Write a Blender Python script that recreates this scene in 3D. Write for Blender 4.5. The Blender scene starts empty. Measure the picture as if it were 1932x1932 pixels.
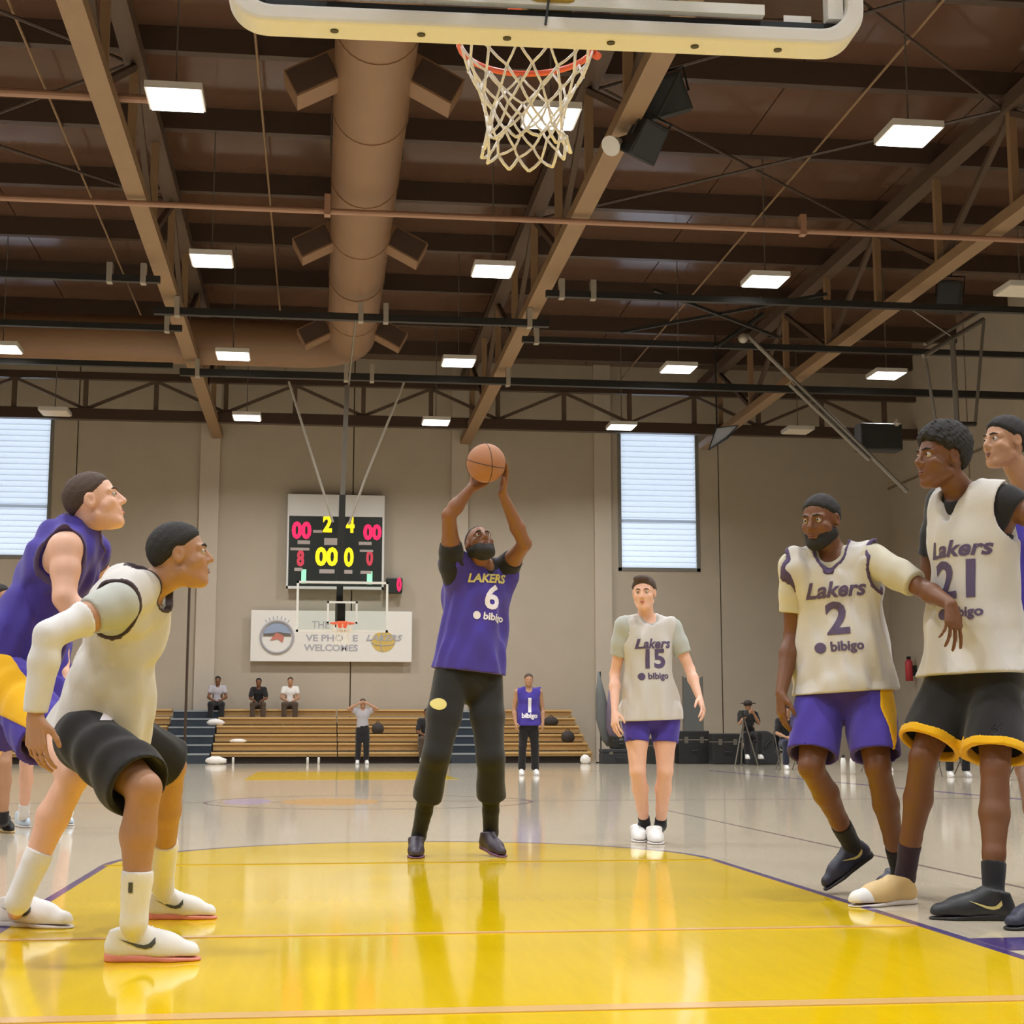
import bpy, bmesh, math, random
import numpy as np
from mathutils import Vector, Matrix
from mathutils.bvhtree import BVHTree
random.seed(7)
S = bpy.context.scene
COL = S.collection
R = math.radians

# ------------------------------------------------------------------ camera, world, exposure
cam_d = bpy.data.cameras.new('camera')
cam_d.sensor_width = 36.0
cam_d.lens = 36.0 * 2900.0 / 1932.0
cam_d.clip_start = 0.05
cam_d.clip_end = 200
cam = bpy.data.objects.new('camera', cam_d)
COL.objects.link(cam)
cam.location = (0, 0, 0.75)
cam.rotation_euler = (R(90 + 8.2407), 0, R(-7.1196))
S.camera = cam
w = bpy.data.worlds.new('world')
S.world = w
w.use_nodes = True
w.node_tree.nodes['Background'].inputs[0].default_value = (0.55, 0.65, 0.8, 1)
w.node_tree.nodes['Background'].inputs[1].default_value = 0.5
S.view_settings.view_transform = 'Standard'
S.view_settings.look = 'None'
S.view_settings.exposure = 0.0
S.view_settings.gamma = 1.0
S.view_settings.use_curve_mapping = False
S.cycles.use_denoising = True
S.cycles.denoising_prefilter = 'FAST'
S.cycles.max_bounces = 8
S.cycles.diffuse_bounces = 5
S.cycles.glossy_bounces = 4
S.cycles.transmission_bounces = 6
S.cycles.sample_clamp_indirect = 6.0
LAMP_E = 5.0         # glow of a lit lamp panel
LAMP_W = 212.0       # light thrown down by each lamp
WIN_E = 1.75          # daylight through the window panes

# ------------------------------------------------------------------ helpers
def lin(c):
    c = c / 255.0
    return c / 12.92 if c <= 0.04045 else ((c + 0.055) / 1.055) ** 2.4
def rgb(t):
    return (lin(t[0]), lin(t[1]), lin(t[2]), 1.0)
MATS = {}
def mat(name, c, rough=0.6, metal=0.0, noise=0.0, scale=8.0, bump=0.0, bscale=60.0, spec=0.5, coat=0.0, emit=0.0, alpha=1.0, trans=0.0, sheen=0.0, stretch=None):
    m = bpy.data.materials.new(name)
    m.use_nodes = True
    nt = m.node_tree
    b = nt.nodes['Principled BSDF']
    b.inputs['Base Color'].default_value = rgb(c)
    b.inputs['Roughness'].default_value = rough
    b.inputs['Metallic'].default_value = metal
    b.inputs['Specular IOR Level'].default_value = spec
    b.inputs['Coat Weight'].default_value = coat
    b.inputs['Sheen Weight'].default_value = sheen
    b.inputs['Transmission Weight'].default_value = trans
    if emit:
        b.inputs['Emission Color'].default_value = rgb(c)
        b.inputs['Emission Strength'].default_value = emit
    tc = nt.nodes.new('ShaderNodeTexCoord')
    src = tc.outputs['Object']
    if stretch:
        mp = nt.nodes.new('ShaderNodeMapping')
        mp.inputs['Scale'].default_value = stretch
        nt.links.new(src, mp.inputs[0])
        src = mp.outputs[0]
    if noise:
        n = nt.nodes.new('ShaderNodeTexNoise')
        n.inputs['Scale'].default_value = scale
        n.inputs['Detail'].default_value = 4
        mx = nt.nodes.new('ShaderNodeMixRGB')
        mx.blend_type = 'MIX'
        d = rgb(tuple(max(0, min(255, v * (1 - noise))) for v in c))
        l = rgb(tuple(max(0, min(255, v * (1 + noise))) for v in c))
        mx.inputs[1].default_value = d
        mx.inputs[2].default_value = l
        nt.links.new(src, n.inputs['Vector'])
        nt.links.new(n.outputs['Fac'], mx.inputs[0])
        nt.links.new(mx.outputs[0], b.inputs['Base Color'])
    if bump:
        n2 = nt.nodes.new('ShaderNodeTexNoise')
        n2.inputs['Scale'].default_value = bscale
        n2.inputs['Detail'].default_value = 3
        bp = nt.nodes.new('ShaderNodeBump')
        bp.inputs['Strength'].default_value = bump
        bp.inputs['Distance'].default_value = 0.01
        nt.links.new(src, n2.inputs['Vector'])
        nt.links.new(n2.outputs['Fac'], bp.inputs['Height'])
        nt.links.new(bp.outputs[0], b.inputs['Normal'])
    MATS[name] = m
    return m

class MB:
    """collects shapes in world coordinates"""
    def __init__(s):
        s.v, s.f = [], []
    def add(s, vs, fs):
        o = len(s.v)
        s.v += [tuple(v) for v in vs]
        s.f += [tuple(i + o for i in f) for f in fs]
        return s
    def box(s, a, b):
        x0, x1 = sorted((a[0], b[0])); y0, y1 = sorted((a[1], b[1])); z0, z1 = sorted((a[2], b[2]))
        return s.add([(x0,y0,z0),(x1,y0,z0),(x1,y1,z0),(x0,y1,z0),(x0,y0,z1),(x1,y0,z1),(x1,y1,z1),(x0,y1,z1)],
                     [(0,3,2,1),(4,5,6,7),(0,1,5,4),(1,2,6,5),(2,3,7,6),(3,0,4,7)])
    def bar(s, a, b, w, h=None, up=(0,0,1)):
        """rectangular bar from a to b, w wide, h high"""
        h = w if h is None else h
        a, b = Vector(a), Vector(b)
        d = (b - a).normalized()
        u = Vector(up)
        if abs(d.dot(u)) > 0.98:
            u = Vector((0, 1, 0))
        x = d.cross(u).normalized() * (w / 2)
        z = x.cross(d).normalized() * (h / 2)
        vs = [a - x - z, a + x - z, a + x + z, a - x + z, b - x - z, b + x - z, b + x + z, b - x + z]
        return s.add(vs, [(0,3,2,1),(4,5,6,7),(0,1,5,4),(1,2,6,5),(2,3,7,6),(3,0,4,7)][:])
    def tube(s, pts, r, n=10, closed=False, cap=True):
        pts = [Vector(p) for p in pts]
        rr = r if isinstance(r, (list, tuple)) else [r] * len(pts)
        m = len(pts)
        rings = []
        prev = None
        for i, p in enumerate(pts):
            if closed:
                d = (pts[(i + 1) % m] - pts[i - 1]).normalized()
            else:
                d = (pts[min(i + 1, m - 1)] - pts[max(i - 1, 0)]).normalized()
            if prev is None:
                u = Vector((0, 0, 1)) if abs(d.z) < 0.9 else Vector((1, 0, 0))
                x = d.cross(u).normalized()
            else:
                x = (prev - d * prev.dot(d)).normalized()
            prev = x
            y = d.cross(x)
            rings.append([p + (x * math.cos(2 * math.pi * k / n) + y * math.sin(2 * math.pi * k / n)) * rr[i] for k in range(n)])
        vs = [v for ring in rings for v in ring]
        fs = []
        for i in range(m if closed else m - 1):
            j = (i + 1) % m
            for k in range(n):
                k2 = (k + 1) % n
                fs.append((i * n + k, i * n + k2, j * n + k2, j * n + k))
        if cap and not closed:
            fs.append(tuple(range(n - 1, -1, -1)))
            fs.append(tuple((m - 1) * n + k for k in range(n)))
        return s.add(vs, fs)
    def ball(s, c, r, n=12, m=8, sc=(1, 1, 1)):
        vs, fs = [], []
        for i in range(m + 1):
            t = math.pi * i / m
            for k in range(n):
                a = 2 * math.pi * k / n
                vs.append((c[0] + r * sc[0] * math.sin(t) * math.cos(a), c[1] + r * sc[1] * math.sin(t) * math.sin(a), c[2] + r * sc[2] * math.cos(t)))
        for i in range(m):
            for k in range(n):
                k2 = (k + 1) % n
                fs.append((i * n + k, (i + 1) * n + k, (i + 1) * n + k2, i * n + k2))
        return s.add(vs, fs)
    def prism(s, outline, a, b):
        """outline = 2-D points (x, z); extruded along y from a to b"""
        n = len(outline)
        vs = [(x, a, z) for x, z in outline] + [(x, b, z) for x, z in outline]
        fs = [tuple(range(n)), tuple(range(2 * n - 1, n - 1, -1))]
        fs += [(i, i + n, (i + 1) % n + n, (i + 1) % n) for i in range(n)]
        return s.add(vs, fs)
    def flat(s, pts, z0, z1):
        n = len(pts)
        vs = [(x, y, z0) for x, y in pts] + [(x, y, z1) for x, y in pts]
        fs = [tuple(range(n - 1, -1, -1)), tuple(range(n, 2 * n))]
        fs += [(i, (i + 1) % n, (i + 1) % n + n, i + n) for i in range(n)]
        return s.add(vs, fs)
    def mesh(s, name, off=(0, 0, 0), smooth=False, bevel=0.0):
        me = bpy.data.meshes.new(name)
        me.from_pydata([(v[0] - off[0], v[1] - off[1], v[2] - off[2]) for v in s.v], [], s.f)
        bm = bmesh.new()
        bm.from_mesh(me)
        bmesh.ops.remove_doubles(bm, verts=bm.verts, dist=1e-5)
        bmesh.ops.recalc_face_normals(bm, faces=bm.faces)
        if bevel:
            bmesh.ops.bevel(bm, geom=list(bm.edges), offset=bevel, segments=2, affect='EDGES', profile=0.5)
        bm.to_mesh(me)
        bm.free()
        if smooth:
            me.shade_smooth()
        return me

BASE = {}
def link(name, data, m=None, parent=None, loc=None):
    o = bpy.data.objects.new(name, data)
    COL.objects.link(o)
    if m is not None and data is not None:
        data.materials.clear()
        data.materials.append(m)
    if parent is not None:
        o.parent = parent
        BASE[o.name] = BASE[parent.name]
    else:
        BASE[o.name] = Vector(loc or (0, 0, 0))
        o.location = BASE[o.name]
    return o
def tag(o, label=None, cat=None, group=None, kind=None):
    for k, v in (('label', label), ('category', cat), ('group', group), ('kind', kind)):
        if v:
            o[k] = v
    return o
def thing(name, label, cat, loc=(0, 0, 0), group=None):
    o = link(name, None, None, None, loc)
    return tag(o, label, cat, group)
def part(name, mb, m, parent, smooth=False, bevel=0.0, kind=None, label=None):
    o = link(name, mb.mesh(name, BASE[parent.name], smooth, bevel), m, parent)
    return tag(o, label, None, None, kind)
def solo(name, mb, m, loc, label, cat, group=None, smooth=False, bevel=0.0, kind=None):
    o = link(name, mb.mesh(name, loc, smooth, bevel), m, None, loc)
    return tag(o, label, cat, group, kind)
def struct(name, mb, m, smooth=False):
    return tag(link(name, mb.mesh(name, (0, 0, 0), smooth), m), kind='structure')
def copy_tree(o, parent=None):
    c = o.copy()
    COL.objects.link(c)
    c.parent = parent
    for ch in list(o.children):
        copy_tree(ch, c)
    return c
def text_mesh(txt, size=1.0, shear=0.0, extrude=0.0, bold=0.0, spacing=1.0):
    """centred flat lettering in the xy plane"""
    cu = bpy.data.curves.new('lettering', 'FONT')
    cu.body = txt
    cu.size = size
    cu.shear = shear
    cu.extrude = extrude
    cu.offset = bold
    cu.space_character = spacing
    cu.resolution_u = 3
    cu.align_x = 'CENTER'
    cu.align_y = 'CENTER'
    o = bpy.data.objects.new('lettering', cu)
    COL.objects.link(o)
    dg = bpy.context.evaluated_depsgraph_get()
    me = bpy.data.meshes.new_from_object(o.evaluated_get(dg))
    bpy.data.objects.remove(o)
    bpy.data.curves.remove(cu)
    return me
def sign_text(name, txt, size, center, m, parent, right=(1, 0, 0), up=(0, 0, 1), shear=0.0, bold=0.0, width=None, lift=0.004):
    me = text_mesh(txt, size, shear, 0.0, bold)
    r, u = Vector(right), Vector(up)
    nrm = r.cross(u)
    off = Vector(center) - BASE[parent.name] + nrm * lift
    xs = [v.co.x for v in me.vertices]
    k = 1.0 if width is None else width / (max(xs) - min(xs))
    for v in me.vertices:
        v.co = off + r * v.co.x * k + u * v.co.y
    return link(name, me, m, parent)

# ------------------------------------------------------------------ materials
M = MATS
mat('maple_floor', (200, 188, 166), 0.085, noise=0.05, scale=3.0, stretch=(8, 0.6, 1))
mat('yellow_paint', (226, 190, 6), 0.085, noise=0.03, scale=3.0, stretch=(8, 0.6, 1))
mat('purple_paint', (70, 52, 120), 0.15, coat=0.2)
mat('dark_line_paint', (112, 96, 96), 0.15)
mat('tan_line_paint', (222, 180, 112), 0.15)
mat('faint_line_paint', (196, 162, 30), 0.15)
mat('logo_paint', (190, 145, 85), 0.15)
mat('logo_mauve', (164, 148, 172), 0.15)
mat('wall_paint', (178, 166, 148), 0.85, noise=0.03, scale=1.2, bump=0.15, bscale=12)
mat('pilaster_paint', (190, 178, 162), 0.85, noise=0.02, scale=1.5)
mat('seam', (128, 114, 94), 0.9)
mat('deck_paint', (92, 67, 53), 0.14, noise=0.06, scale=0.8)
mat('purlin_shade_brown', (68, 53, 43), 0.35)  # roof brown with the purlins' shade mixed in; plain dark brown on other steel
mat('girder_paint', (138, 110, 80), 0.6, noise=0.03, scale=1)
mat('girder_dark', (84, 66, 52), 0.6)
mat('duct_paint', (130, 98, 70), 0.5, noise=0.03, scale=1.5)
mat('diffuser_dark', (70, 50, 38), 0.7)
mat('pipe_paint', (156, 118, 94), 0.5)
mat('black_steel', (38, 38, 36), 0.45, metal=0.2)
mat('grey_steel', (120, 114, 106), 0.4, metal=0.5)
mat('light_steel', (165, 158, 146), 0.4, metal=0.3)
mat('black_plastic', (30, 31, 31), 0.55)
mat('charcoal', (46, 47, 50), 0.7)
mat('white_plastic', (222, 220, 214), 0.5)
mat('lamp_housing', (200, 196, 188), 0.5)
mat('lamp_lit', (255, 252, 248), 0.5, emit=LAMP_E)
mat('lamp_off', (225, 214, 196), 0.4)
mat('window_light', (240, 246, 255), 0.5, emit=WIN_E)
bs = mat('blind_slat', (232, 238, 244), 0.6)
bs_nt = bs.node_tree
bs_t = bs_nt.nodes.new('ShaderNodeBsdfTranslucent')
bs_t.inputs[0].default_value = rgb((225, 229, 233))
bs_m = bs_nt.nodes.new('ShaderNodeMixShader')
bs_m.inputs[0].default_value = 0.75
bs_nt.links.new(bs_nt.nodes['Principled BSDF'].outputs[0], bs_m.inputs[1])
bs_nt.links.new(bs_t.outputs[0], bs_m.inputs[2])
bs_nt.links.new(bs_m.outputs[0], bs_nt.nodes['Material Output'].inputs[0])
mat('window_frame_grey', (120, 118, 112), 0.5)
mat('bleacher_wood', (204, 168, 110), 0.45, noise=0.06, scale=3, stretch=(0.4, 5, 5))
mat('bleacher_riser', (184, 150, 98), 0.5, noise=0.05, scale=3, stretch=(0.4, 5, 5))
mat('gap_shade', (52, 42, 36), 0.9)
mat('stair_blue', (44, 54, 64), 0.6)
mat('stair_nosing', (150, 156, 158), 0.4)
mat('pad_grey', (212, 208, 200), 0.5)
mat('pad_bolt', (60, 52, 34), 0.6)
mat('frame_dark', (40, 44, 46), 0.4, metal=0.3)
mat('board_white', (214, 214, 210), 0.4)
mat('mount_yellow', (150, 120, 40), 0.6)
mat('rim_orange', (226, 96, 62), 0.35)
mat('net_cord', (232, 226, 214), 0.9)
mat('sign_white', (228, 224, 216), 0.6)
mat('sign_ink', (172, 170, 174), 0.7)
mat('sign_black', (110, 100, 92), 0.7)
mat('sign_gold', (206, 176, 92), 0.6)
mat('sign_blue', (148, 162, 186), 0.6)
mat('sign_red', (196, 120, 104), 0.6)
mat('score_black', (34, 40, 38), 0.4)
mat('score_header', (214, 212, 208), 0.5)
mat('led_red', (255, 30, 84), 0.4, emit=1.1)
mat('led_dim_red', (190, 60, 78), 0.4, emit=0.5)
mat('led_yellow', (255, 214, 24), 0.4, emit=1.0)
mat('led_green', (150, 230, 190), 0.4, emit=0.6)
mat('tag_grey', (178, 166, 160), 0.5)
mat('ball_leather', (158, 104, 66), 0.6, bump=0.2, bscale=300)
mat('ball_seam', (40, 28, 20), 0.7)
mat('towel_white', (228, 222, 214), 0.9)
mat('bag_dark', (52, 44, 40), 0.8)
mat('flag_grey', (104, 106, 104), 0.85)
mat('flag_mauve', (112, 96, 112), 0.85)
mat('red_plastic', (190, 60, 66), 0.5)
glass = mat('clear_glass', (235, 242, 240), 0.02, trans=1.0)
glass.node_tree.nodes['Principled BSDF'].inputs['IOR'].default_value = 1.05

# ------------------------------------------------------------------ room shell
XL, XR, YN, YF, ZT = -17.0, 17.3, -9.0, 45.0, 11.9
fl = struct('floor', MB().box((XL, YN, -0.3), (XR, YF, 0.0)), M['maple_floor'])
CX = 0.59                      # middle of the court
KL, KR = CX - 1.80, CX + 1.80  # edges of the key
BASE_Y, FT_Y, RK = 3.45, 9.30, 1.80
def arc(cx, cy, r, a0, a1, n=40):
    return [(cx + r * math.cos(R(a0 + (a1 - a0) * i / n)), cy + r * math.sin(R(a0 + (a1 - a0) * i / n))) for i in range(n + 1)]
def strip(mb, pts, wd, z0, z1, closed=False):
    n = len(pts)
    P = [Vector((p[0], p[1])) for p in pts]
    L, Rr = [], []
    for i in range(n):
        if closed:
            d = P[(i + 1) % n] - P[i - 1]
        else:
            d = P[min(i + 1, n - 1)] - P[max(i - 1, 0)]
        d.normalize()
        q = Vector((-d.y, d.x)) * wd / 2
        L.append(P[i] + q); Rr.append(P[i] - q)
    for i in range(n if closed else n - 1):
        j = (i + 1) % n
        mb.flat([tuple(Rr[i]), tuple(Rr[j]), tuple(L[j]), tuple(L[i])], z0, z1)
    return mb
key = [(KL, 2.0), (KR, 2.0)] + arc(CX, FT_Y, RK, 0, 180)
part('key_paint', MB().flat(key, -0.001, 0.0012), M['yellow_paint'], fl)
mb = MB(); strip(mb, [(KL, 2.0)] + arc(CX, FT_Y, RK, 180, 0) + [(KR, 2.0)], 0.045, -0.001, 0.0018)
part('key_border', mb, M['purple_paint'], fl)
part('lane_block', MB().flat([(KR + 0.03, 5.30), (KR + 0.42, 5.30), (KR + 0.42, 5.62), (KR + 0.03, 5.62)], -0.001, 0.002), M['purple_paint'], fl)
part('lane_block', MB().flat([(KL - 0.03, 5.30), (KL - 0.42, 5.30), (KL - 0.42, 5.62), (KL - 0.03, 5.62)], -0.001, 0.002), M['purple_paint'], fl)
part('cross_line', MB().flat([(-9, 4.30), (9, 4.30), (9, 4.385), (-9, 4.385)], -0.001, 0.0045), M['tan_line_paint'], fl)
part('cross_line', MB().flat([(KL + .03, 5.98), (KR - .03, 5.98), (KR - .03, 6.03), (KL + .03, 6.03)], -0.001, 0.0045), M['tan_line_paint'], fl)
part('free_throw_line', MB().flat([(KL, FT_Y - 0.03), (KR, FT_Y - 0.03), (KR, FT_Y + 0.02), (KL, FT_Y + 0.02)], -0.001, 0.0045), M['faint_line_paint'], fl)
for x in (CX - 7.6, CX + 7.6):
    part('side_line', MB().flat([(x - 0.05, 2), (x + 0.05, 2), (x + 0.05, 32.1), (x - 0.05, 32.1)], -0.001, 0.0012), M['purple_paint'], fl)
part('court_line', MB().flat([(3.46, 6.9), (3.49, 6.9), (3.49, 15.5), (3.46, 15.5)], -0.001, 0.0012), M['dark_line_paint'], fl)
for x in (KL - 1.5,):
    part('court_line', MB().flat([(x - .03, 8.5), (x, 8.5), (x, 15.5), (x - .03, 15.5)], -0.001, 0.0012), M['dark_line_paint'], fl)
MIDY = 17.75
part('half_court_line', MB().flat([(CX - 7.6, MIDY - .04), (CX + 7.6, MIDY - .04), (CX + 7.6, MIDY + .04), (CX - 7.6, MIDY + .04)], -0.001, 0.0012), M['dark_line_paint'], fl)
mb = MB(); strip(mb, arc(CX, MIDY, 1.83, 0, 360, 60)[:-1], 0.05, -0.001, 0.0014, True)
part('centre_circle', mb, M['dark_line_paint'], fl)
part('centre_logo', MB().flat([(0.15 + 0.55 * math.cos(t * .1571), MIDY + 0.85 * math.sin(t * .1571)) for t in range(40)], -0.001, 0.0016), M['logo_paint'], fl)
FBY = 32.0
fkey = [(KL, FBY), (KL, 26.3), (KR, 26.3), (KR, FBY)]
part('centre_logo', MB().flat([(-.78 + 0.27 * math.cos(t * .1571), 17.9 + 0.8 * math.sin(t * .1571)) for t in range(40)], -0.001, 0.0016), M['logo_mauve'], fl)
part('far_key_paint', MB().flat(fkey, -0.001, 0.0012), M['yellow_paint'], fl)
part('far_base_line', MB().flat([(CX - 7.6, FBY), (CX + 7.6, FBY), (CX + 7.6, FBY + .08), (CX - 7.6, FBY + .08)], -0.001, 0.0014), M['dark_line_paint'], fl)

# windows are openings: the far wall is built of panels around them
WIN = [(-10.23, -7.73, 5.72, 10.05), (8.83, 11.33, 5.60, 10.0)]
wf = struct('wall_far', MB().box((XL - .3, YF + 0.12, -.3), (XR + .3, YF + 0.3, ZT)), M['seam'])
seams = [XL, -12.4, -7.06, -3.26, 0.9, 4.05, 8.35, 11.95, XR]
for i in range(len(seams) - 1):
    a, b = seams[i] + 0.018, seams[i + 1] - 0.018
    hole = [q for q in WIN if q[0] < b and q[1] > a]
    mb = MB()
    if hole:
        q = hole[0]
        lo, hi = max(a, q[0]), min(b, q[1])
        if lo > a: mb.box((a, YF, 0), (lo, YF + 0.12, ZT))
        if hi < b: mb.box((hi, YF, 0), (b, YF + 0.12, ZT))
        mb.box((lo, YF, 0), (hi, YF + 0.12, q[2])); mb.box((lo, YF, q[3]), (hi, YF + 0.12, ZT))
    else:
        mb.box((a if i else a - .1, YF, 0), (b if i < len(seams) - 2 else b + .1, YF + 0.12, ZT))
    part('wall_panel', mb, M['wall_paint'], wf)
for x0, x1 in ((-3.54, -2.98), (3.8, 4.3), (8.09, 8.6)):
    part('pilaster', MB().box((x0, YF - 0.14, 0), (x1, YF - 0.001, ZT)), M['pilaster_paint'], wf)
for side, x0, x1 in (('left', XL - 0.3, XL), ('right', XR, XR + 0.3)):
    ws = struct('wall_' + side, MB().box((x0, YN, 0), (x1, YF, ZT)), M['wall_paint'])
    for k in range(9):
        y = YN + 6 * k
        xx = XL if side == 'left' else XR
        part('wall_joint', MB().box((xx - 0.01, y - .03, 0), (xx + 0.01, y + .03, ZT)), M['seam'], ws)
    xx = XL if side == 'left' else XR
    part('wall_joint', MB().box((xx - 0.012, YN, 8.2), (xx + 0.012, YF, 8.28)), M['seam'], ws)
struct('wall_near', MB().box((XL, YN - 0.3, 0), (XR, YN, ZT)), M['wall_paint'])
for i, q in enumerate(WIN):
    wn = struct('window_%d' % (i + 1), MB().box((q[0], YF + 0.08, q[2]), (q[1], YF + 0.10, q[3])), M['window_light'])
    fr = MB()
    t = 0.10
    for a, b in (((q[0], q[2]), (q[0] + t, q[3])), ((q[1] - t, q[2]), (q[1], q[3])), ((q[0], q[2]), (q[1], q[2] + t)), ((q[0], q[3] - t), (q[1], q[3]))):
        fr.box((a[0], YF - 0.03, a[1]), (b[0], YF + 0.07, b[1]))
    part('window_frame', fr, M['window_frame_grey'], wn)
    part('window_rail', MB().box((q[0] + t, YF - 0.0, q[2] + 1.48), (q[1] - t, YF + 0.06, q[2] + 1.56)), M['blind_slat'], wn)
    n = 25
    for k in range(n):
        z = q[2] + t + 0.085 + (q[3] - q[2] - 2 * t) * k / n
        part('slat', MB().bar((q[0] + t + .01, YF + 0.035, z), (q[1] - t - .01, YF + 0.035, z), 0.004, 0.182, up=(0, 0.14, 1)), M['blind_slat'], wn)

# ------------------------------------------------------------------ ceiling: deck panels on purlins, truss girders
ce = struct('ceiling', MB().box((XL, YN, ZT), (XR, YF + .3, ZT + 0.2)), M['deck_paint'])
GX = [-10.3, -3.06, 4.20, 11.45]
purl = [23.55 + 3.2 * k for k in range(-10, 7)]
ys = [YN] + purl + [YF]
xs = [XL] + GX + [XR]
for i in range(len(ys) - 1):
    if ys[i + 1] < 12: continue
    for j in range(len(xs) - 1):
        a, b = xs[j], xs[j + 1]
        m_ = (a + b) / 2
        for c, d in ((a, m_), (m_, b)):
            part('deck_panel', MB().box((c + .012, ys[i] + .01, ZT - 0.05), (d - .012, ys[i + 1] - .01, ZT - 0.003)), M['deck_paint'], ce)
for y in purl:
    if y < 10: continue
    part('purlin', MB().box((XL, y - 0.09, ZT - 0.46), (XR, y + 0.09, ZT - 0.05)), M['purlin_shade_brown'], ce)
def girder(x, y0, y1):
    g = thing('roof_truss', None, 'roof truss', (x, y0, 9.3))
    part('bottom_chord', MB().box((x - 0.155, y0, 9.3), (x + 0.155, y1, 9.5)), M['girder_paint'], g)
    part('top_chord', MB().box((x - 0.15, y0, ZT - 0.73), (x + 0.15, y1, ZT - 0.465)), M['girder_dark'], g)
    ps = [y for y in purl if y0 < y < y1]
    for k, y in enumerate(ps):
        part('post', MB().bar((x, y, 9.5), (x, y, ZT - 0.73), 0.13), M['girder_paint'], g)
        if k + 1 < len(ps):
            a, b = (9.5, ZT - 0.73) if k % 2 else (ZT - 0.73, 9.5)
            part('diagonal', MB().bar((x, y, a), (x, ps[k + 1], b), 0.10), M['girder_dark'], g)
    return g
labs = ['brown roof truss over the hall, hidden off the left side', 'tan roof truss left of the big round duct', 'tan roof truss right of the big round duct, behind the net', 'brown roof truss farthest right, above the folded backstop']
for x, l in zip(GX, labs):
    g = girder(x, 10.5, YF - 0.2)
    tag(g, l, 'roof truss', 'roof trusses')
# transverse truss just before the far wall
ty = 42.6
t = thing('cross_truss', 'dark brown truss spanning the hall before the far wall', 'roof truss', (0, ty, 9.3))
part('bottom_chord', MB().box((XL, ty - .12, 9.32), (XR, ty + .12, 9.62)), M['purlin_shade_brown'], t)
part('top_chord', MB().box((XL, ty - .1, 10.45), (XR, ty + .1, 10.65)), M['purlin_shade_brown'], t)
n = 18
for k in range(n):
    x = XL + (XR - XL) * (k + .5) / n
    part('post', MB().bar((x, ty, 9.62), (x, ty, 10.45), 0.12), M['girder_dark'], t)
    if k < n - 1:
        x2 = XL + (XR - XL) * (k + 1.5) / n
        a, b = (9.62, 10.45) if k % 2 else (10.45, 9.62)
        part('diagonal', MB().bar((x, ty, a), (x2, ty, b), 0.08), M['girder_dark'], t)

# ------------------------------------------------------------------ lamps
def make_lamp(lit):
    g = thing('ceiling_lamp', 'x', 'lamp', (0, 0, 9.05), None)
    part('housing', MB().box((-.37, -.37, 9.065), (.37, .37, 9.16)), M['lamp_housing'], g)
    part('diffuser', MB().box((-.34, -.36, 9.05), (.34, .36, 9.064)), M['lamp_lit' if lit else 'lamp_off'], g)
    if lit:
        ld = bpy.data.lights.new('lamp_beam', 'AREA')
        ld.shape = 'RECTANGLE'; ld.size = .66; ld.size_y = .7; ld.energy = LAMP_W; ld.spread = R(150); ld.color = (.97, .985, 1.0)
        lo = link('lamp_beam', ld, None, g); lo.location = (0, 0, -.004)
    part('hanger', MB().tube([(0, 0, 9.16), (0, 0, ZT - 0.06)], 0.012, 6), M['grey_steel'], g)
    return g
lamp_on, lamp_off = make_lamp(True), make_lamp(False)
used = {True: False, False: False}
colx = [-12.0, -6.97, -2.02, 3.0, 8.08, 13.05]
rowy = [-0.95, 5.95, 12.85, 19.75, 26.8, 33.78, 40.55]
rown = ['row behind the camera', 'row above the near basket', 'row above the free throw line', 'nearest row', 'second row', 'third row', 'farthest row']
coln = ['far left', 'left of the tan truss', 'just right of the left truss', 'just left of the right truss', 'right of the right truss', 'far right']
for i, y in enumerate(rowy):
    for j, x in enumerate(colx):
        lit = (i, j) not in ((4, 5), (6, 1), (6, 5))
        src = lamp_on if lit else lamp_off
        o = copy_tree(src) if used[lit] else src
        used[lit] = True
        o.location = (x, y, 9.05)
        o['label'] = ('lit' if lit else 'unlit') + ' square ceiling lamp, %s, %s' % (rown[i], coln[j])
        o['group'] = 'square ceiling lamps'
        for c in o.children:
            BASE[c.name] = Vector(o.location)

# ------------------------------------------------------------------ duct with side outlets
DX, DZ, DR = 0.62, 10.0, 0.56
d = thing('air_duct', 'big tan round air duct hung between the trusses, bending left', 'duct', (DX, 12, DZ))
ye = 36.2
pts = [(DX, y, DZ) for y in (9.5, 15, 21, 27, ye - 1.2)]
for k in range(1, 10):
    a = R(90 * k / 10)
    pts.append((DX - 1.2 + 1.2 * math.cos(a), ye - 1.2 + 1.2 * math.sin(a), DZ))
pts += [(DX - 1.2, ye, DZ), (-4, ye, DZ), (-12, ye, DZ)]
part('duct_pipe', MB().tube(pts, DR, 28), M['duct_paint'], d, smooth=True)
for y in (13.6, 16.4, 19.2, 22.0, 24.8, 27.6, 30.4, 33.2):
    part('duct_band', MB().tube([(DX, y - .04, DZ), (DX, y + .04, DZ)], DR + 0.015, 28), M['duct_paint'], d)
for yy in (20.6, 27.9, 34.4):
    for s in (-1, 1):
        a0 = Vector((DX + s * 0.44, yy, DZ + 0.02)); a1 = Vector((DX + s * 1.16, yy, DZ - 0.36))
        part('side_outlet', MB().bar(a0, a1, 0.5, 0.42, up=(0, 0, 1)), M['duct_paint'], d)
        n_ = Vector((0, -.256, 0))
        part('outlet_grille', MB().bar(a0 * .8 + a1 * .2 + n_, a0 * .02 + a1 * .98 + n_, 0.012, 0.36, up=(0, 0, 1)), M['diffuser_dark'], d)
for y in (12.2, 18, 24, 30):
    for s in (-1, 1):
        part('hanger_rod', MB().tube([(DX + s * (DR + .02), y, DZ), (DX + s * (DR + .02), y, ZT - .06)], 0.012, 6), M['grey_steel'], d)

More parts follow.
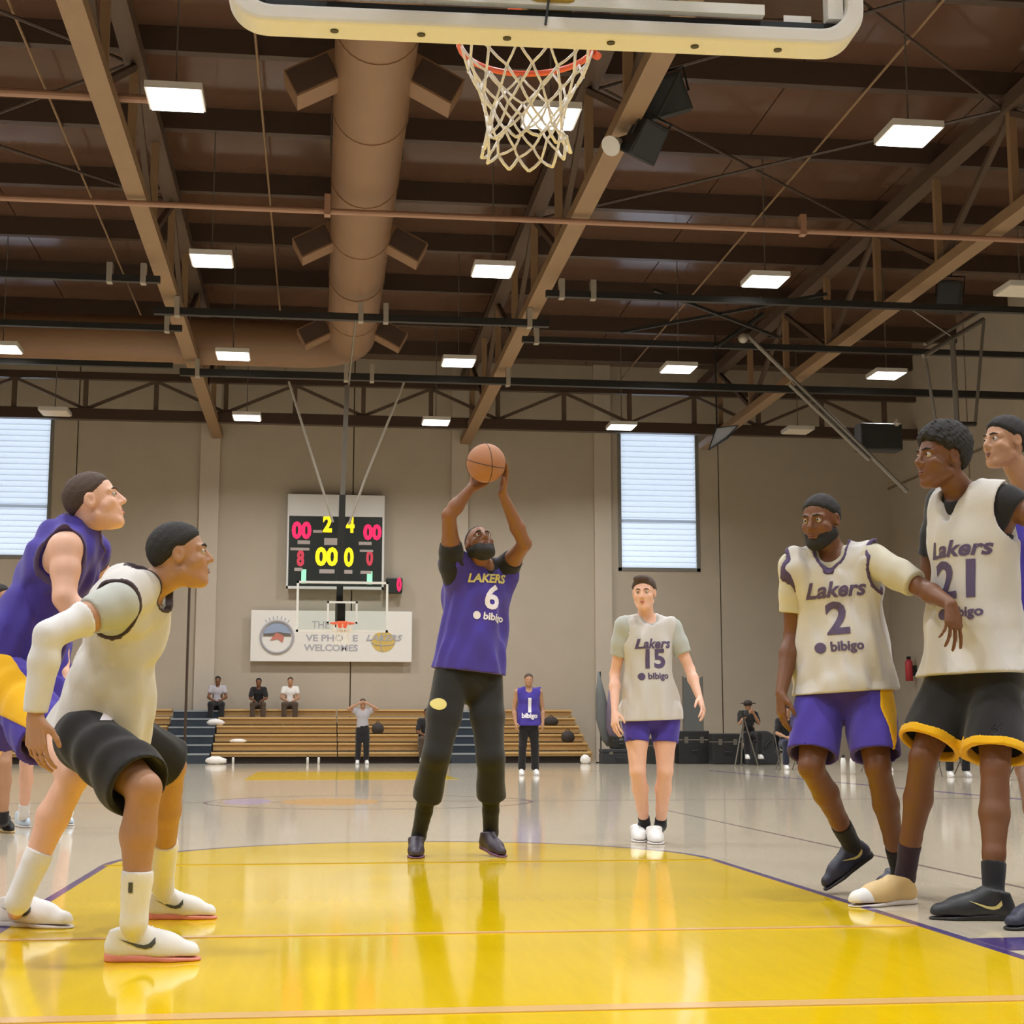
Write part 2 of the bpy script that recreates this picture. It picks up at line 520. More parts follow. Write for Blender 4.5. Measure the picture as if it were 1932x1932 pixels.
# ------------------------------------------------------------------ pipes, curtain tracks
def run(name, label, cat, y, z, x0, x1, r, m, group=None, square=False, clamps=()):
    g = thing(name, label, cat, ((x0 + x1) / 2, y, z), group)
    mb = MB()
    if square: mb.bar((x0, y, z), (x1, y, z), r * 2, r * 2)
    else: mb.tube([(x0, y, z), (x1, y, z)], r, 10)
    part('pipe' if not square else 'rail', mb, m, g)
    for c in clamps:
        part('clamp', MB().box((c - .05, y - r - .03, z - r - .03), (c + .05, y + r + .03, z + r + .22)), M['light_steel'] if square else m, g)
    return g
run('sprinkler_pipe', 'thin tan pipe crossing the whole ceiling behind the net', 'pipe', 24.3, 9.2, XL, XR, 0.05, M['pipe_paint'], None, clamps=(-8, 0, 8))
run('sprinkler_pipe', 'short brown pipe crossing above the tan truss, top left', 'pipe', 21.1, 9.62, XL, -2.2, 0.06, M['pipe_paint'])
run('curtain_track', 'black steel track left of the left truss, nearest', 'track', 27.7, 8.95, XL, -3.0, 0.06, M['black_steel'], 'black ceiling tracks', True, (-3.3, -3.9))
run('curtain_track', 'black steel track right of the right truss, nearest', 'track', 27.7, 8.95, 4.1, XR, 0.06, M['black_steel'], 'black ceiling tracks', True, (4.4, 5.0))
run('curtain_track', 'black steel track crossing under the round duct', 'track', 30.0, 9.0, -3.35, 4.5, 0.07, M['black_steel'], 'black ceiling tracks', True, (-2.9, .7, 1.2, 4.1))
run('curtain_track', 'second black track left of the left truss', 'track', 31.1, 8.95, XL, -2.9, 0.06, M['black_steel'], 'black ceiling tracks', True, (-3.2,))
run('curtain_track', 'second black track right of the right truss', 'track', 31.1, 8.95, 4.1, XR, 0.06, M['black_steel'], 'black ceiling tracks', True, (4.4,))
run('curtain_track', 'black track across the hall above the far basket mast', 'track', 35.2, 9.0, -3.3, XR, 0.08, M['black_steel'], 'black ceiling tracks', True, (-2.9, .5, 1.1, 4.3))
run('curtain_track', 'thin dark track at far left under a lamp', 'track', 34.6, 9.0, XL, -3.4, 0.06, M['black_steel'], 'black ceiling tracks', True)
# cross braces between the two tracks, left and right bays
for x, l in ((-8.2, 'crossed black braces in the left ceiling bay'), (7.9, 'crossed black braces in the right ceiling bay')):
    g = thing('cross_brace', l, 'brace', (x, 29.4, 9.2))
    for s in (-1, 1):
        part('brace_bar', MB().bar((x - s * 1.7, 31.0, 9.15), (x + s * 1.7, 27.8, 9.15 + .02 * s), 0.06), M['black_steel'], g)
# thin conduits along the hall and crossed roof braces under the deck
for x, l in ((-4.7, 'thin conduit under the roof left of the left truss'), (-1.15, 'thin conduit under the roof left of the round duct'), (8.9, 'thin conduit under the roof in the right bay')):
    g = thing('conduit', l, 'conduit', (x, 27, ZT - .52), 'roof conduits')
    part('pipe', MB().tube([(x, 12, ZT - .50), (x, YF - .3, ZT - .50)], .022, 6), M['girder_paint'], g)
for (xa, xb), side in (((4.35, 11.3), 'right'), ((-10.1, -3.2), 'left')):
    for n_, (ya, yb) in enumerate(((17.2, 23.6), (23.6, 30.0))):
        g = thing('roof_brace', 'thin dark crossed rods under the roof, %s bay, %s pair' % (side, ('nearer', 'farther')[n_]), 'brace', ((xa + xb) / 2, (ya + yb) / 2, ZT - .6), 'crossed roof rods')
        part('brace_rod', MB().tube([(xa, ya, ZT - .62), (xb, yb, ZT - .62)], .03, 6), M['purlin_shade_brown'], g)
        part('brace_rod', MB().tube([(xa, yb, ZT - .68), (xb, ya, ZT - .68)], .03, 6), M['purlin_shade_brown'], g)
g = thing('emergency_light', 'small white emergency light on the right tan truss', 'light', (4.272, 34.500, 9.651))
c = BASE[g.name]
part('body', MB().box((c.x - .11, c.y - .08, c.z - .06), (c.x + .11, c.y + .08, c.z + .06)), M['white_plastic'], g, bevel=0.015)
part('bracket', MB().box((c.x - .02, c.y - .02, c.z + .06), (c.x + .02, c.y + .02, c.z + .2)), M['grey_steel'], g)
# ------------------------------------------------------------------ near basket, seen from behind and below
BX, BY, BZ = 0.68, 4.45, 2.905
bb = thing('basketball_hoop', 'big glass backboard overhead with padded bottom edge and hanging white net', 'basketball hoop', (BX, BY, BZ))
W2 = 1.0
outl = []
for cx_, cz_, a0 in ((-W2 + .12, .12, 180), (W2 - .12, .12, 270)):
    for k in range(7):
        a = R(a0 + 90 * k / 6)
        outl.append((BX + cx_ + .12 * math.cos(a), BZ + cz_ + .12 * math.sin(a)))
inner = []
for cx_, cz_, a0 in ((W2 - .14, .14, 360), (-W2 + .14, .14, 270)):
    for k in range(7):
        a = R(a0 - 90 * k / 6)
        inner.append((BX + cx_ + .085 * math.cos(a), BZ + cz_ + .085 * math.sin(a)))
ring = [(BX - W2, BZ + 0.42)] + outl + [(BX + W2, BZ + 0.42), (BX + W2 - .055, BZ + .42)] + inner + [(BX - W2 + .055, BZ + .42)]
mb = MB()
n = len(ring)
half = n // 2
L = ring[:half]; Rg = ring[half:][::-1]
vs = []
for (ax, az), (bx, bz) in zip(L, Rg):
    vs += [(ax, BY, az), (ax, BY + .125, az), (bx, BY + .125, bz), (bx, BY, bz)]
fs = []
for i in range(len(L) - 1):
    o = i * 4
    for k in range(4):
        k2 = (k + 1) % 4
        fs.append((o + k, o + k2, o + 4 + k2, o + 4 + k))
fs += [(0, 1, 2, 3), tuple(len(vs) - 4 + k for k in (3, 2, 1, 0))]
mb.add(vs, fs)
part('edge_pad', mb, M['pad_grey'], bb, bevel=0.012)
for k in range(6):
    x = BX - 0.64 + 1.34 * k / 5 + (0.06 if k > 2 else 0) - .03
    part('pad_bolt', MB().tube([(x, BY + .055, BZ - .004), (x, BY + .055, BZ + .012)], 0.013, 12), M['pad_bolt'], bb)
part('frame_rail', MB().bar((BX - W2 + .06, BY + .075, BZ + .075), (BX + W2 - .06, BY + .075, BZ + .075), 0.04, 0.04), M['frame_dark'], bb)
part('frame_rail', MB().bar((BX - .70, BY + .03, BZ + .112), (BX + .68, BY + .03, BZ + .112), 0.03, 0.034), M['board_white'], bb)
for x in (-W2 + .085, W2 - .085):
    part('frame_rail', MB().bar((BX + x, BY + .055, BZ + .1), (BX + x, BY + .055, BZ + 1.12), 0.05, 0.05), M['pad_grey'], bb)
part('frame_rail', MB().bar((BX - W2 + .06, BY + .055, BZ + 1.14), (BX + W2 - .06, BY + .055, BZ + 1.14), 0.05, 0.05), M['pad_grey'], bb)
part('glass_board', MB().box((BX - W2 + .11, BY + .085, BZ + .12), (BX + W2 - .11, BY + .097, BZ + 1.11)), glass, bb)
part('mount_plate', MB().box((BX - .075, BY + .0, BZ + .098), (BX + .085, BY + .2, BZ + .42)), M['mount_yellow'], bb, bevel=.03)
part('support_arm', MB().bar((BX, BY, BZ + .30), (BX, BY - 2.4, BZ + .75), .14, .14), M['black_steel'], bb)
part('support_arm', MB().bar((BX, BY, BZ + .85), (BX, BY - 2.4, BZ + .95), .12, .12), M['black_steel'], bb)
part('glass_sticker', MB().box((BX + W2 - .24, BY + .081, BZ + .10), (BX + W2 - .15, BY + .084, BZ + .13)), M['sign_white'], bb)
part('cable', MB().tube([(BX + .0, BY + .06, BZ + .2), (BX - .01, BY + .0, BZ + .1), (BX - .02, BY - .004, BZ + .02)], .004, 6), M['black_plastic'], bb)
# rim and net
RX, RY, RZ, RR = 0.655, 4.93, 3.085, 0.232
rim = part('rim', MB().tube([(RX + RR * math.cos(2 * math.pi * k / 40), RY + RR * math.sin(2 * math.pi * k / 40), RZ) for k in range(40)], 0.011, 8, closed=True), M['rim_orange'], bb, smooth=True)
part('rim_bracket', MB().box((RX - .09, BY + .1, RZ - .02), (RX + .09, RY - RR + .01, RZ + .012)), M['rim_orange'], bb, bevel=.005)
part('net_hook', MB().tube([(RX + RR * math.cos(.1) , RY + RR * math.sin(.1), RZ - .01), (RX + RR + .012, RY, RZ - .03)], .014, 8), M['rim_orange'], bb)
NL = [(0.226, 0.0), (0.205, .07), (0.172, .13), (0.148, .19), (0.132, .25), (0.128, .30), (0.142, .345), (.150, .375)]
random.seed(3)
nodes = []
for l, (r, dz) in enumerate(NL):
    row = []
    for k in range(12):
        a = 2 * math.pi * (k + 0.5 * (l % 2)) / 12
        j = 0.006 * l / 3
        sway = -0.012 * (dz / .4) ** 2
        row.append(Vector((RX + sway + r * math.cos(a) + random.uniform(-j, j), RY + r * math.sin(a) + random.uniform(-j, j), RZ - .012 - dz + random.uniform(-j, j))))
    nodes.append(row)
mb = MB()
for l in range(len(NL) - 1):
    for k in range(12):
        a = nodes[l][k]
        for kk in ((k, (k - 1) % 12) if l % 2 == 0 else (k, (k + 1) % 12)):
            b = nodes[l + 1][kk]
            mid = (a + b) / 2 + Vector((0, 0, -.004))
            mb.tube([a, mid, b], 0.0046 if l < 6 else .0055, 6)
for row in nodes[1:-1]:
    for p in row:
        mb.ball(p, 0.0072, 6, 4)
part('net', mb, M['net_cord'], bb, smooth=True)
bb.rotation_euler = (0, R(-0.0), R(-1.6))

# ------------------------------------------------------------------ far basket on a ceiling mast
FX, FY = 0.44, 31.0
fb = thing('basketball_hoop', 'small far basket hung from the ceiling on a thin mast with two stay rods', 'basketball hoop', (FX, FY, 2.8))
t = .045
fm = MB()
x0, x1, z0, z1 = FX - .915, FX + .915, 2.78, 3.80
for a, b in (((x0, z0), (x1, z0 + t)), ((x0, z1 - t), (x1, z1)), ((x0, z0), (x0 + t, z1)), ((x1 - t, z0), (x1, z1))):
    fm.box((a[0], FY - .03, a[1]), (b[0], FY + .03, b[1]))
part('board_frame', fm, M['board_white'], fb)
part('glass_board', MB().box((x0 + t, FY - .008, z0 + t), (x1 - t, FY + .008, z1 - t)), glass, fb)
mb = MB()
for a, b in (((-.305, .02), (.305, .06)), ((-.305, .43), (.305, .47)), ((-.305, .02), (-.265, .47)), ((.265, .02), (.305, .47))):
    mb.box((FX + a[0], FY - .012, 2.93 + a[1]), (FX + b[0], FY - .009, 2.93 + b[1]))
part('target_square', mb, M['board_white'], fb)
part('rim', MB().tube([(FX + .23 * math.cos(k * math.pi / 12), FY - .4 + .23 * math.sin(k * math.pi / 12), 2.93) for k in range(24)], .018, 6, closed=True), M['rim_orange'], fb)
part('rim_bracket', MB().box((FX - .1, FY - .2, 2.86), (FX + .1, FY - .01, 2.99)), M['rim_orange'], fb)
mb = MB()
for k in range(12):
    a, b, c_ = (2 * math.pi * (k + q) / 12 for q in (0, .5, -.5))
    for e in (b, c_):
        mb.tube([(FX + .225 * math.cos(a), FY - .4 + .225 * math.sin(a), 2.92), (FX + .13 * math.cos(e), FY - .4 + .13 * math.sin(e), 2.70), (FX + .14 * math.cos(a), FY - .4 + .14 * math.sin(a), 2.50)], .005, 4)
part('net', mb, M['net_cord'], fb)
part('mast', MB().bar((FX - .06, FY + .3, 3.0), (FX - .03, FY + .3, 5.6), .13, .13), M['black_steel'], fb)
part('mast', MB().bar((FX - .03, FY + .3, 5.5), (FX + .03, FY + .3, 7.9), .10, .10), M['grey_steel'], fb)
part('hoist_cable', MB().tube([(FX + .06, FY + .3, 7.9), (FX + .16, 30.0, 8.95)], .022, 6), M['grey_steel'], fb)
part('stay_rod', MB().tube([(-0.725, 31.300, 7.951), (-0.117, 31.300, 6.080), (0.224, 31.300, 5.044)], .028, 6), M['light_steel'], fb)
part('stay_rod', MB().tube([(1.643, 31.300, 7.996), (0.879, 31.300, 5.991), (0.547, 31.300, 4.995)], .028, 6), M['light_steel'], fb)
part('board_bracket', MB().bar((FX - .06, FY + .3, 3.15), (FX - .02, FY + .02, 3.15), .16, .5), M['black_steel'], fb)

# ------------------------------------------------------------------ scoreboard on the far wall
SY = 44.72
sb = thing('scoreboard', 'black scoreboard with white header, red scores and yellow clock on the far wall', 'scoreboard', (.41, SY, 4.96))
part('cabinet', MB().box((-.97, SY, 4.96), (1.80, SY + .16, 7.69)), M['score_black'], sb)
part('header_panel', MB().box((-.97, SY - .02, 7.05), (1.80, SY, 7.69)), M['score_header'], sb)
mb = MB()
for a, b in (((-.99, 4.92), (1.82, 5.0)), ((1.76, 4.92), (1.82, 7.69)), ((-.99, 4.92), (-.94, 7.69))):
    mb.box((a[0], SY - .03, a[1]), (b[0], SY + .001, b[1]))
part('cabinet_trim', mb, M['score_header'], sb)
def digits(txt, px0, px1, py0, py1, m):
    a = Vector(PXY(px0, py0)); b = Vector(PXY(px1, py1))
    c_ = (a + b) / 2
    sign_text('digits', txt, abs(a.z - b.z) * 1.35, (c_.x, SY - .005, c_.z), M[m], sb, width=abs(b.x - a.x), bold=.03)
def PXY(px, py):
    # the board's own grid: one unit is 15.6 mm
    return (-0.97 + (px - 545) * 0.01565, SY, 7.69 - (py - 935) * 0.01542)
def tagbar(px0, px1, py0, py1, name='caption_strip', m='tag_grey'):
    a, b = PXY(px0, py0), PXY(px1, py1)
    part(name, MB().box((a[0], SY - .012, a[2]), (b[0], SY, b[2])), M[m], sb)
digits('00', 552, 588, 990, 1021, 'led_red')
digits('00', 684, 718, 993, 1021, 'led_red')
digits('2', 609, 626, 977, 1008, 'led_yellow')
digits('4', 652, 668, 979, 1008, 'led_yellow')
digits('00', 596, 638, 1038, 1072, 'led_yellow')
digits('0', 649, 667, 1038, 1073, 'led_yellow')
part('clock_dot', MB().box((PXY(642, 0)[0], SY - .012, PXY(0, 1047)[2]), (PXY(645, 0)[0], SY, PXY(0, 1050)[2])), M['led_yellow'], sb)
part('clock_dot', MB().box((PXY(642, 0)[0], SY - .012, PXY(0, 1061)[2]), (PXY(645, 0)[0], SY, PXY(0, 1064)[2])), M['led_yellow'], sb)
digits('8', 562, 576, 1044, 1073, 'led_dim_red')
digits('0', 690, 703, 1042, 1070, 'led_dim_red')
digits('1', 571, 580, 1080, 1105, 'led_green')
digits('1', 692, 702, 1082, 1105, 'led_green')
for q in ((563, 586, 1023, 1030), (550, 585, 1037, 1042), (676, 700, 1024, 1030), (678, 703, 1039, 1043), (604, 632, 1077, 1085), (650, 665, 1078, 1085), (680, 700, 1079, 1085), (558, 573, 1075, 1081), (591, 608, 1003, 1008), (612, 636, 1018, 1031)):
    tagbar(*q)
sc = thing('shot_clock', 'small black shot clock with red digit beside the scoreboard', 'clock', (2.093, 44.600, 5.049))
c = BASE[sc.name]
part('case', MB().box((c.x - .2, c.y, c.z - .22), (c.x + .27, 44.99, c.z + .22)), M['score_black'], sc, bevel=.03)
sign_text('digits', '0', .5, (c.x + .17, c.y, c.z), M['led_red'], sc, width=.14, bold=.03)

# ------------------------------------------------------------------ banner under the scoreboard
NY = 44.78
bn = thing('wall_banner', 'long white welcome banner with two round logos on the far wall', 'banner', (.35, NY, 2.83))
mb = MB()
mb.box((-1.97, NY, 2.83), (2.66, NY + .04, 4.30))
part('cloth', mb, M['sign_white'], bn, bevel=.01)
lx, lz = -1.22, 3.53
mb = MB()
pts = [(lx + .46 * math.cos(2 * math.pi * k / 40), NY - .012, lz + .46 * math.sin(2 * math.pi * k / 40)) for k in range(40)]
mb.tube(pts, .04, 6, closed=True)
part('logo_ring', mb, M['sign_ink'], bn)
def disc(pts2, y, th=.006):
    return MB().prism(pts2, y - th, y)
part('logo_sky', disc([(lx + .41 * math.cos(R(a)), lz + .41 * math.sin(R(a))) for a in range(12, 169, 6)], NY - .002), M['sign_blue'], bn)
part('logo_band', disc([(lx - .40, lz + .02), (lx + .40, lz + .02), (lx + .38, lz + .10), (lx + .05, lz + .14), (lx - .38, lz + .09)], NY - .009), M['sign_black'], bn)
part('logo_arrow', disc([(lx - .02, lz + .13), (lx + .2, lz + .03), (lx + .16, lz - .16), (lx + .02, lz - .06), (lx - .2, lz - .1)], NY - .014), M['sign_red'], bn)
for k in range(7):
    a = R(55 + 70 * k / 6)
    part('logo_ray', MB().bar((lx + .52 * math.cos(a), NY - .004, lz + .52 * math.sin(a)), (lx + .6 * math.cos(a), NY - .004, lz + .6 * math.sin(a)), .03, .01, up=(0, 1, 0)), M['sign_ink'], bn)
sign_text('lettering', 'THE', .3, (.02, NY, 3.88), M['sign_ink'], bn, width=.5)
sign_text('lettering', 'VE PHO   E', .26, (.35, NY, 3.50), M['sign_ink'], bn, width=1.5, bold=.008)
sign_text('lettering', 'WELCOMES', .26, (.33, NY, 3.22), M['sign_ink'], bn, width=1.55, bold=.008)
gx, gz = 1.83, 3.42
part('logo_ball', disc([(gx + .34 * math.cos(R(a)), gz + .30 * math.sin(R(a))) for a in range(0, 360, 10)], NY - .002), M['sign_gold'], bn)
part('logo_seam', MB().tube([(gx + .34 * math.cos(R(a)), NY - .012, gz - .02 + .1 * math.sin(R(a))) for a in range(180, 361, 15)], .012, 5), M['sign_ink'], bn)
part('logo_seam', MB().tube([(gx + .08 * math.cos(R(a)), NY - .012, gz + .29 * math.sin(R(a))) for a in range(90, 271, 15)], .012, 5), M['sign_ink'], bn)
sign_text('lettering', 'LAKERS', .24, (gx, NY - .012, gz + .1), M['sign_ink'], bn, width=1.05, shear=.3, bold=.006)

# ------------------------------------------------------------------ bleachers
BF, BB, NT = 41.0, 44.8, 6
BXA, BXB = -14.5, 7.25
bl = thing('bleachers', 'pale wooden bleachers along the foot of the far wall', 'bleachers', (0, BF, 0))
dep = (BB - BF) / NT
secs = [(-14.5, -9.2), (-9.15, -4.06), (-2.74, .5), (.53, 3.46), (4.78, BXB)]
for k in range(NT):
    z = .30 + .232 * k
    y = BF + dep * k
    for a, b in secs:
        part('seat_plank', MB().box((a, y - .04, z - .05), (b, y + .30, z)), M['bleacher_wood'], bl)
        part('riser_board', MB().box((a, y + .02, z - .20 if k else .18), (b, y + .05, z - .055)), M['bleacher_riser'], bl)
        part('foot_board', MB().box((a, y + .30, z - .09), (b, y + dep + .02, z - .05)), M['bleacher_riser'], bl)
part('base_gap_shade', MB().box((BXA, BF + .12, 0), (BXB, BF + .2, .26)), M['gap_shade'], bl)  # dark board standing in for the shaded gap under the first seat
n = 12
for k in range(n):
    y = BF + .15 + (BB - BF - .2) * k / (n - 1)
    part('end_slat', MB().box((BXB, y - .10, .05), (BXB + .05, y + .10, .25 + .232 * (NT - 1) * (k + .6) / n)), M['bleacher_riser'], bl)
for (a, b), l in (((-4.02, -2.78), 'dark blue aisle steps left on the bleachers, below three seated people'), ((3.5, 4.74), 'dark blue aisle steps on the bleachers, seen between the shooter legs')):
    st = thing('aisle_steps', l, 'steps', ((a + b) / 2, BF, 0), 'bleacher aisle steps')
    for k in range(NT):
        z = .26 + .232 * k
        y = BF - .06 + dep * k
        part('step', MB().box((a, y, max(0, z - .32)), (b, min(BB, y + dep + .3), z)), M['stair_blue'], st)
        part('nosing', MB().box((a, y - .012, z - .035), (b, y + .06, z + .01)), M['stair_nosing'], st)
# small things on and before the bleachers
def lump(name, label, cat, c, r, m, group=None, sq=(1, 1, 1)):
    mb = MB().ball((c[0], c[1], c[2]), 1, 14, 8, (r[0], r[1], r[2]))
    rnd = random.Random(len(label))
    mb.v = [(x + rnd.uniform(-.1, .1) * r[0], y + rnd.uniform(-.1, .1) * r[1], max(c[2] - r[2] * .8, z + rnd.uniform(-.1, .1) * r[2])) for x, y, z in mb.v]
    return solo(name, mb, m, (c[0], c[1], c[2] - r[2] * .8), label, cat, group, smooth=True)
def seat(px, k):
    y = BF + dep * k + .13
    return (X_AT(px, y), y, .30 + .232 * k)
def X_AT(px, y):
    return (px - 600) / 2900 * y * 1.012
for px, k, rx, rz, l in ((415, 3, .24, .10, 'white towel heaped beside the left aisle steps, upper one'), (456, 1, .22, .06, 'white towel lying flat on a low bleacher seat')):
    p = seat(px, k)
    lump('towel', l, 'towel', (p[0], p[1], p[2] + rz * .8), (rx, .14, rz), M['towel_white'])
p = (-2.578, 40.394, 0.000)
lump('towel', 'white towel on the floor before the left aisle steps', 'towel', (p[0], 40.4, .09), (.27, .16, .11), M['towel_white'])
for px, k, rx, rz, l in ((709, 2, .17, .17, 'brown bag on the bleachers right of the grey shirted person'), (1031, 3, .22, .14, 'brown bag on an upper bleacher seat behind the purple player'), (1063, 1, .19, .18, 'dark bag on a low bleacher seat near the right end')):
    p = seat(px, k)
    g = thing('duffel_bag', l, 'bag', p, 'bags on the bleachers')
    mb = MB().ball((p[0], p[1], p[2] + rz * .8), 1, 14, 8, (rx, .13, rz))
    mb.v = [(x, y, max(p[2], z)) for x, y, z in mb.v]
    part('bag_body', mb, M['bag_dark'], g, smooth=True)
    part('handle', MB().tube([(p[0] - rx * .5, p[1], p[2] + rz * 1.5), (p[0], p[1], p[2] + rz * 2.1), (p[0] + rx * .5, p[1], p[2] + rz * 1.5)], .014, 6), M['bag_dark'], g)
def bottle(x, y, s, l, m='white_plastic', group=None):
    g = thing('water_bottle', l, 'bottle', (x, y, 0), group)
    part('bottle_body', MB().tube([(x, y, 0), (x, y, .16 * s), (x, y, .2 * s), (x, y, .21 * s)], [.036 * s, .036 * s, .03 * s, .016 * s], 12), M[m], g, smooth=True)
    part('cap', MB().tube([(x, y, .21 * s), (x, y, .245 * s)], .018 * s, 10), M['black_plastic'], g)
for px, y, l in ((448, 40.5, 'small white bottle on the floor beside the floor towel'), (582, 40.5, 'white bottle on the floor at the foot of the bleachers'), (602, 40.5, 'narrow white bottle beside another on the floor before the bleachers')):
    bottle(X_AT(px, y), y, .85, l)
for px, y, l in ((1594, 28.6, 'tall white bottle on the sideline behind the number two player'), (1612, 28.4, 'shorter white bottle on the sideline behind the number two player')):
    bottle(X_AT(px, y), y, 1.5, l)
lump('towel', 'small white towel on the floor left of the dark bags', 'towel', (X_AT(1096, 40), 40, .1), (.14, .12, .13), M['towel_white'])
g = thing('net_pole', 'thin dark pole standing on the bleachers above the left aisle steps', 'pole', (X_AT(361, 41.5), 41.5, .3))
c = BASE[g.name]
part('pole_tube', MB().tube([(c.x, c.y, .3), (c.x, c.y, 4.9)], .035, 8), M['purlin_shade_brown'], g)
part('pole_foot', MB().tube([(c.x, c.y, .262), (c.x, c.y, .3)], .12, 12), M['black_steel'], g)

# ------------------------------------------------------------------ equipment along the wall, right of the bleachers
def case(l, px0, px1, y, h, z=0.0, latches=2, m='black_plastic'):
    x0, x1 = X_AT(px0, y), X_AT(px1, y)
    g = thing('equipment_case', l, 'case', ((x0 + x1) / 2, y, z), 'black equipment cases')
    part('case_body', MB().box((x0, y, z), (x1, y + .5, z + h * .72)), M[m], g, bevel=.025)
    part('case_lid', MB().box((x0, y, z + h * .735), (x1, y + .5, z + h)), M[m], g, bevel=.025)
    for k in range(latches):
        x = x0 + (x1 - x0) * (k + .5) / latches
        part('latch', MB().box((x - .05, y - .015, z + h * .62), (x + .05, y + .001, z + h * .82)), M['grey_steel'], g)
    part('handle', MB().tube([(x0 + (x1 - x0) * .38, y - .01, z + h * .4), (x0 + (x1 - x0) * .38, y - .05, z + h * .4), (x0 + (x1 - x0) * .62, y - .05, z + h * .4), (x0 + (x1 - x0) * .62, y - .01, z + h * .4)], .014, 6), M['charcoal'], g)
case('black case on the floor behind the legs of the white fifteen player', 1216, 1266, 39.5, .65)
case('tall black case right of the white fifteen player', 1274, 1334, 39.5, .85)
case('wide black case beside the seated cameraman', 1340, 1398, 38.8, .78, latches=2)
case('low black case at the right end of the bleachers', 1128, 1196, 39.8, .38, m='charcoal')
case('small black case standing on a low case at the bleachers end', 1148, 1180, 39.9, .34, .385, 1)
def round_bag(l, px0, px1, y, h):
    x0, x1 = X_AT(px0, y), X_AT(px1, y)
    g = thing('duffel_bag', l, 'bag', ((x0 + x1) / 2, y, 0))
    prof = [(x0 + (x1 - x0) * (.5 + .5 * math.cos(R(a))), h * math.sin(R(a)) ** .6 if a not in (0, 180) else 0) for a in range(0, 181, 12)]
    part('bag_body', MB().prism(prof, y, y + .55), M['charcoal'], g, bevel=.03)
    part('strap', MB().tube([(x0 + (x1 - x0) * .3, y - .02, h * .75), (x0 + (x1 - x0) * .5, y - .04, h * .5), (x0 + (x1 - x0) * .7, y - .02, h * .75)], .022, 6), M['black_plastic'], g)
round_bag('big rounded black bag right of the cameraman', 1408, 1472, 38.4, .85)
g = thing('folding_screen', 'grey cloth screen standing behind the white fifteen player', 'screen', (X_AT(1302, 42), 42, 0))
x0, x1 = X_AT(1284, 42), X_AT(1322, 42)
part('cloth', MB().box((x0, 42, .75), (x1, 42.03, 2.32)), M['flag_grey'], g)
for x in (x0, x1):
    part('post', MB().tube([(x, 42.015, 0), (x, 42.015, 2.36)], .02, 8), M['grey_steel'], g)
part('foot', MB().box((x0 - .05, 41.8, 0), (x0 + .05, 42.25, .03)), M['grey_steel'], g)
part('foot', MB().box((x1 - .05, 41.8, 0), (x1 + .05, 42.25, .03)), M['grey_steel'], g)
for px, top, m, l in ((1122, 1266, 'flag_grey', 'taller furled grey flag at the right end of the bleachers'), (1143, 1302, 'flag_mauve', 'shorter furled mauve flag at the right end of the bleachers')):
    y = 40.9 if px < 1130 else 40.7
    x = X_AT(px, y)
    zt = .75 + (1386 - top) / 2900 * y * .99
    x = max(x, BXB + .25) if px < 1130 else max(x, BXB + .5)
    g = thing('furled_flag', l, 'flag', (x, y, 0), 'furled flags')
    part('pole_tube', MB().tube([(x, y, 0.02), (x, y, zt)], .018, 8), M['black_steel'], g)
    part('flag_cloth', MB().tube([(x - .05, y, zt), (x - .0, y, zt * .75), (x + .06, y, zt * .5), (x + .16, y, zt * .26), (x + .2, y, zt * .18)], [.02, .13, .2, .14, .03], 12), M[m], g, smooth=True)
    part('pole_foot', MB().tube([(x, y, 0), (x, y, .03)], .14, 14), M['black_steel'], g)
# red exit plate on the right wall side
g = thing('fire_extinguisher', 'small red extinguisher on the side wall behind the number two player', 'extinguisher', (17.080, 43.268, 2.648))
c = BASE[g.name]
part('bottle_body', MB().tube([(c.x, c.y, c.z - .35), (c.x, c.y, c.z + .2), (c.x, c.y, c.z + .28)], [.11, .11, .05], 14), M['red_plastic'], g, smooth=True)
part('valve', MB().box((c.x - .05, c.y - .05, c.z + .28), (c.x + .05, c.y + .05, c.z + .36)), M['black_plastic'], g)
part('wall_bracket', MB().box((c.x + .08, c.y - .08, c.z - .2), (17.285, c.y + .08, c.z + .1)), M['black_steel'], g)

# ------------------------------------------------------------------ loudspeakers and folded backstops up in the roof
def speaker(l, c, wdt, h, dp, rot, parent_label=None, horn=False):
    g = thing('loudspeaker', l, 'speaker', c, 'black loudspeakers in the roof')
    x, y, z = c
    prof = [(x - wdt / 2, z - h / 2), (x + wdt / 2, z - h / 2), (x + wdt * .42, z + h / 2), (x - wdt * .42, z + h / 2)]
    part('cabinet', MB().prism(prof, y, y + dp), M['black_plastic'], g, bevel=.02)
    part('grille', MB().box((x - wdt * .4, y - .015, z - h * .4), (x + wdt * .38, y + .002, z + h * .4)), M['charcoal'], g)
    part('yoke', MB().tube([(x - wdt * .52, y + dp * .4, z), (x - wdt * .52, y + dp * .4, z + h * .62), (x + wdt * .52, y + dp * .4, z + h * .62), (x + wdt * .52, y + dp * .4, z)], .02, 6), M['black_steel'], g)
    part('hanger', MB().tube([(x, y + dp * .4, z + h * .62), (x, y + dp * .4, z + h * .62 + .7)], .02, 6), M['black_steel'], g)
    g.rotation_euler = rot
    return g
speaker('big black loudspeaker under the right truss, upper of two behind the net', (4.733, 20.500, 9.793), .78, .56, .5, (R(18), R(-14), R(-12)))
speaker('black loudspeaker tilted down under another behind the net', (4.472, 20.200, 8.978), .46, .56, .4, (R(30), R(16), R(20)))
g = thing('paging_horn', 'small pale horn beside the lower loudspeaker behind the net', 'speaker', (4.012, 20.400, 9.034))
c = BASE[g.name]
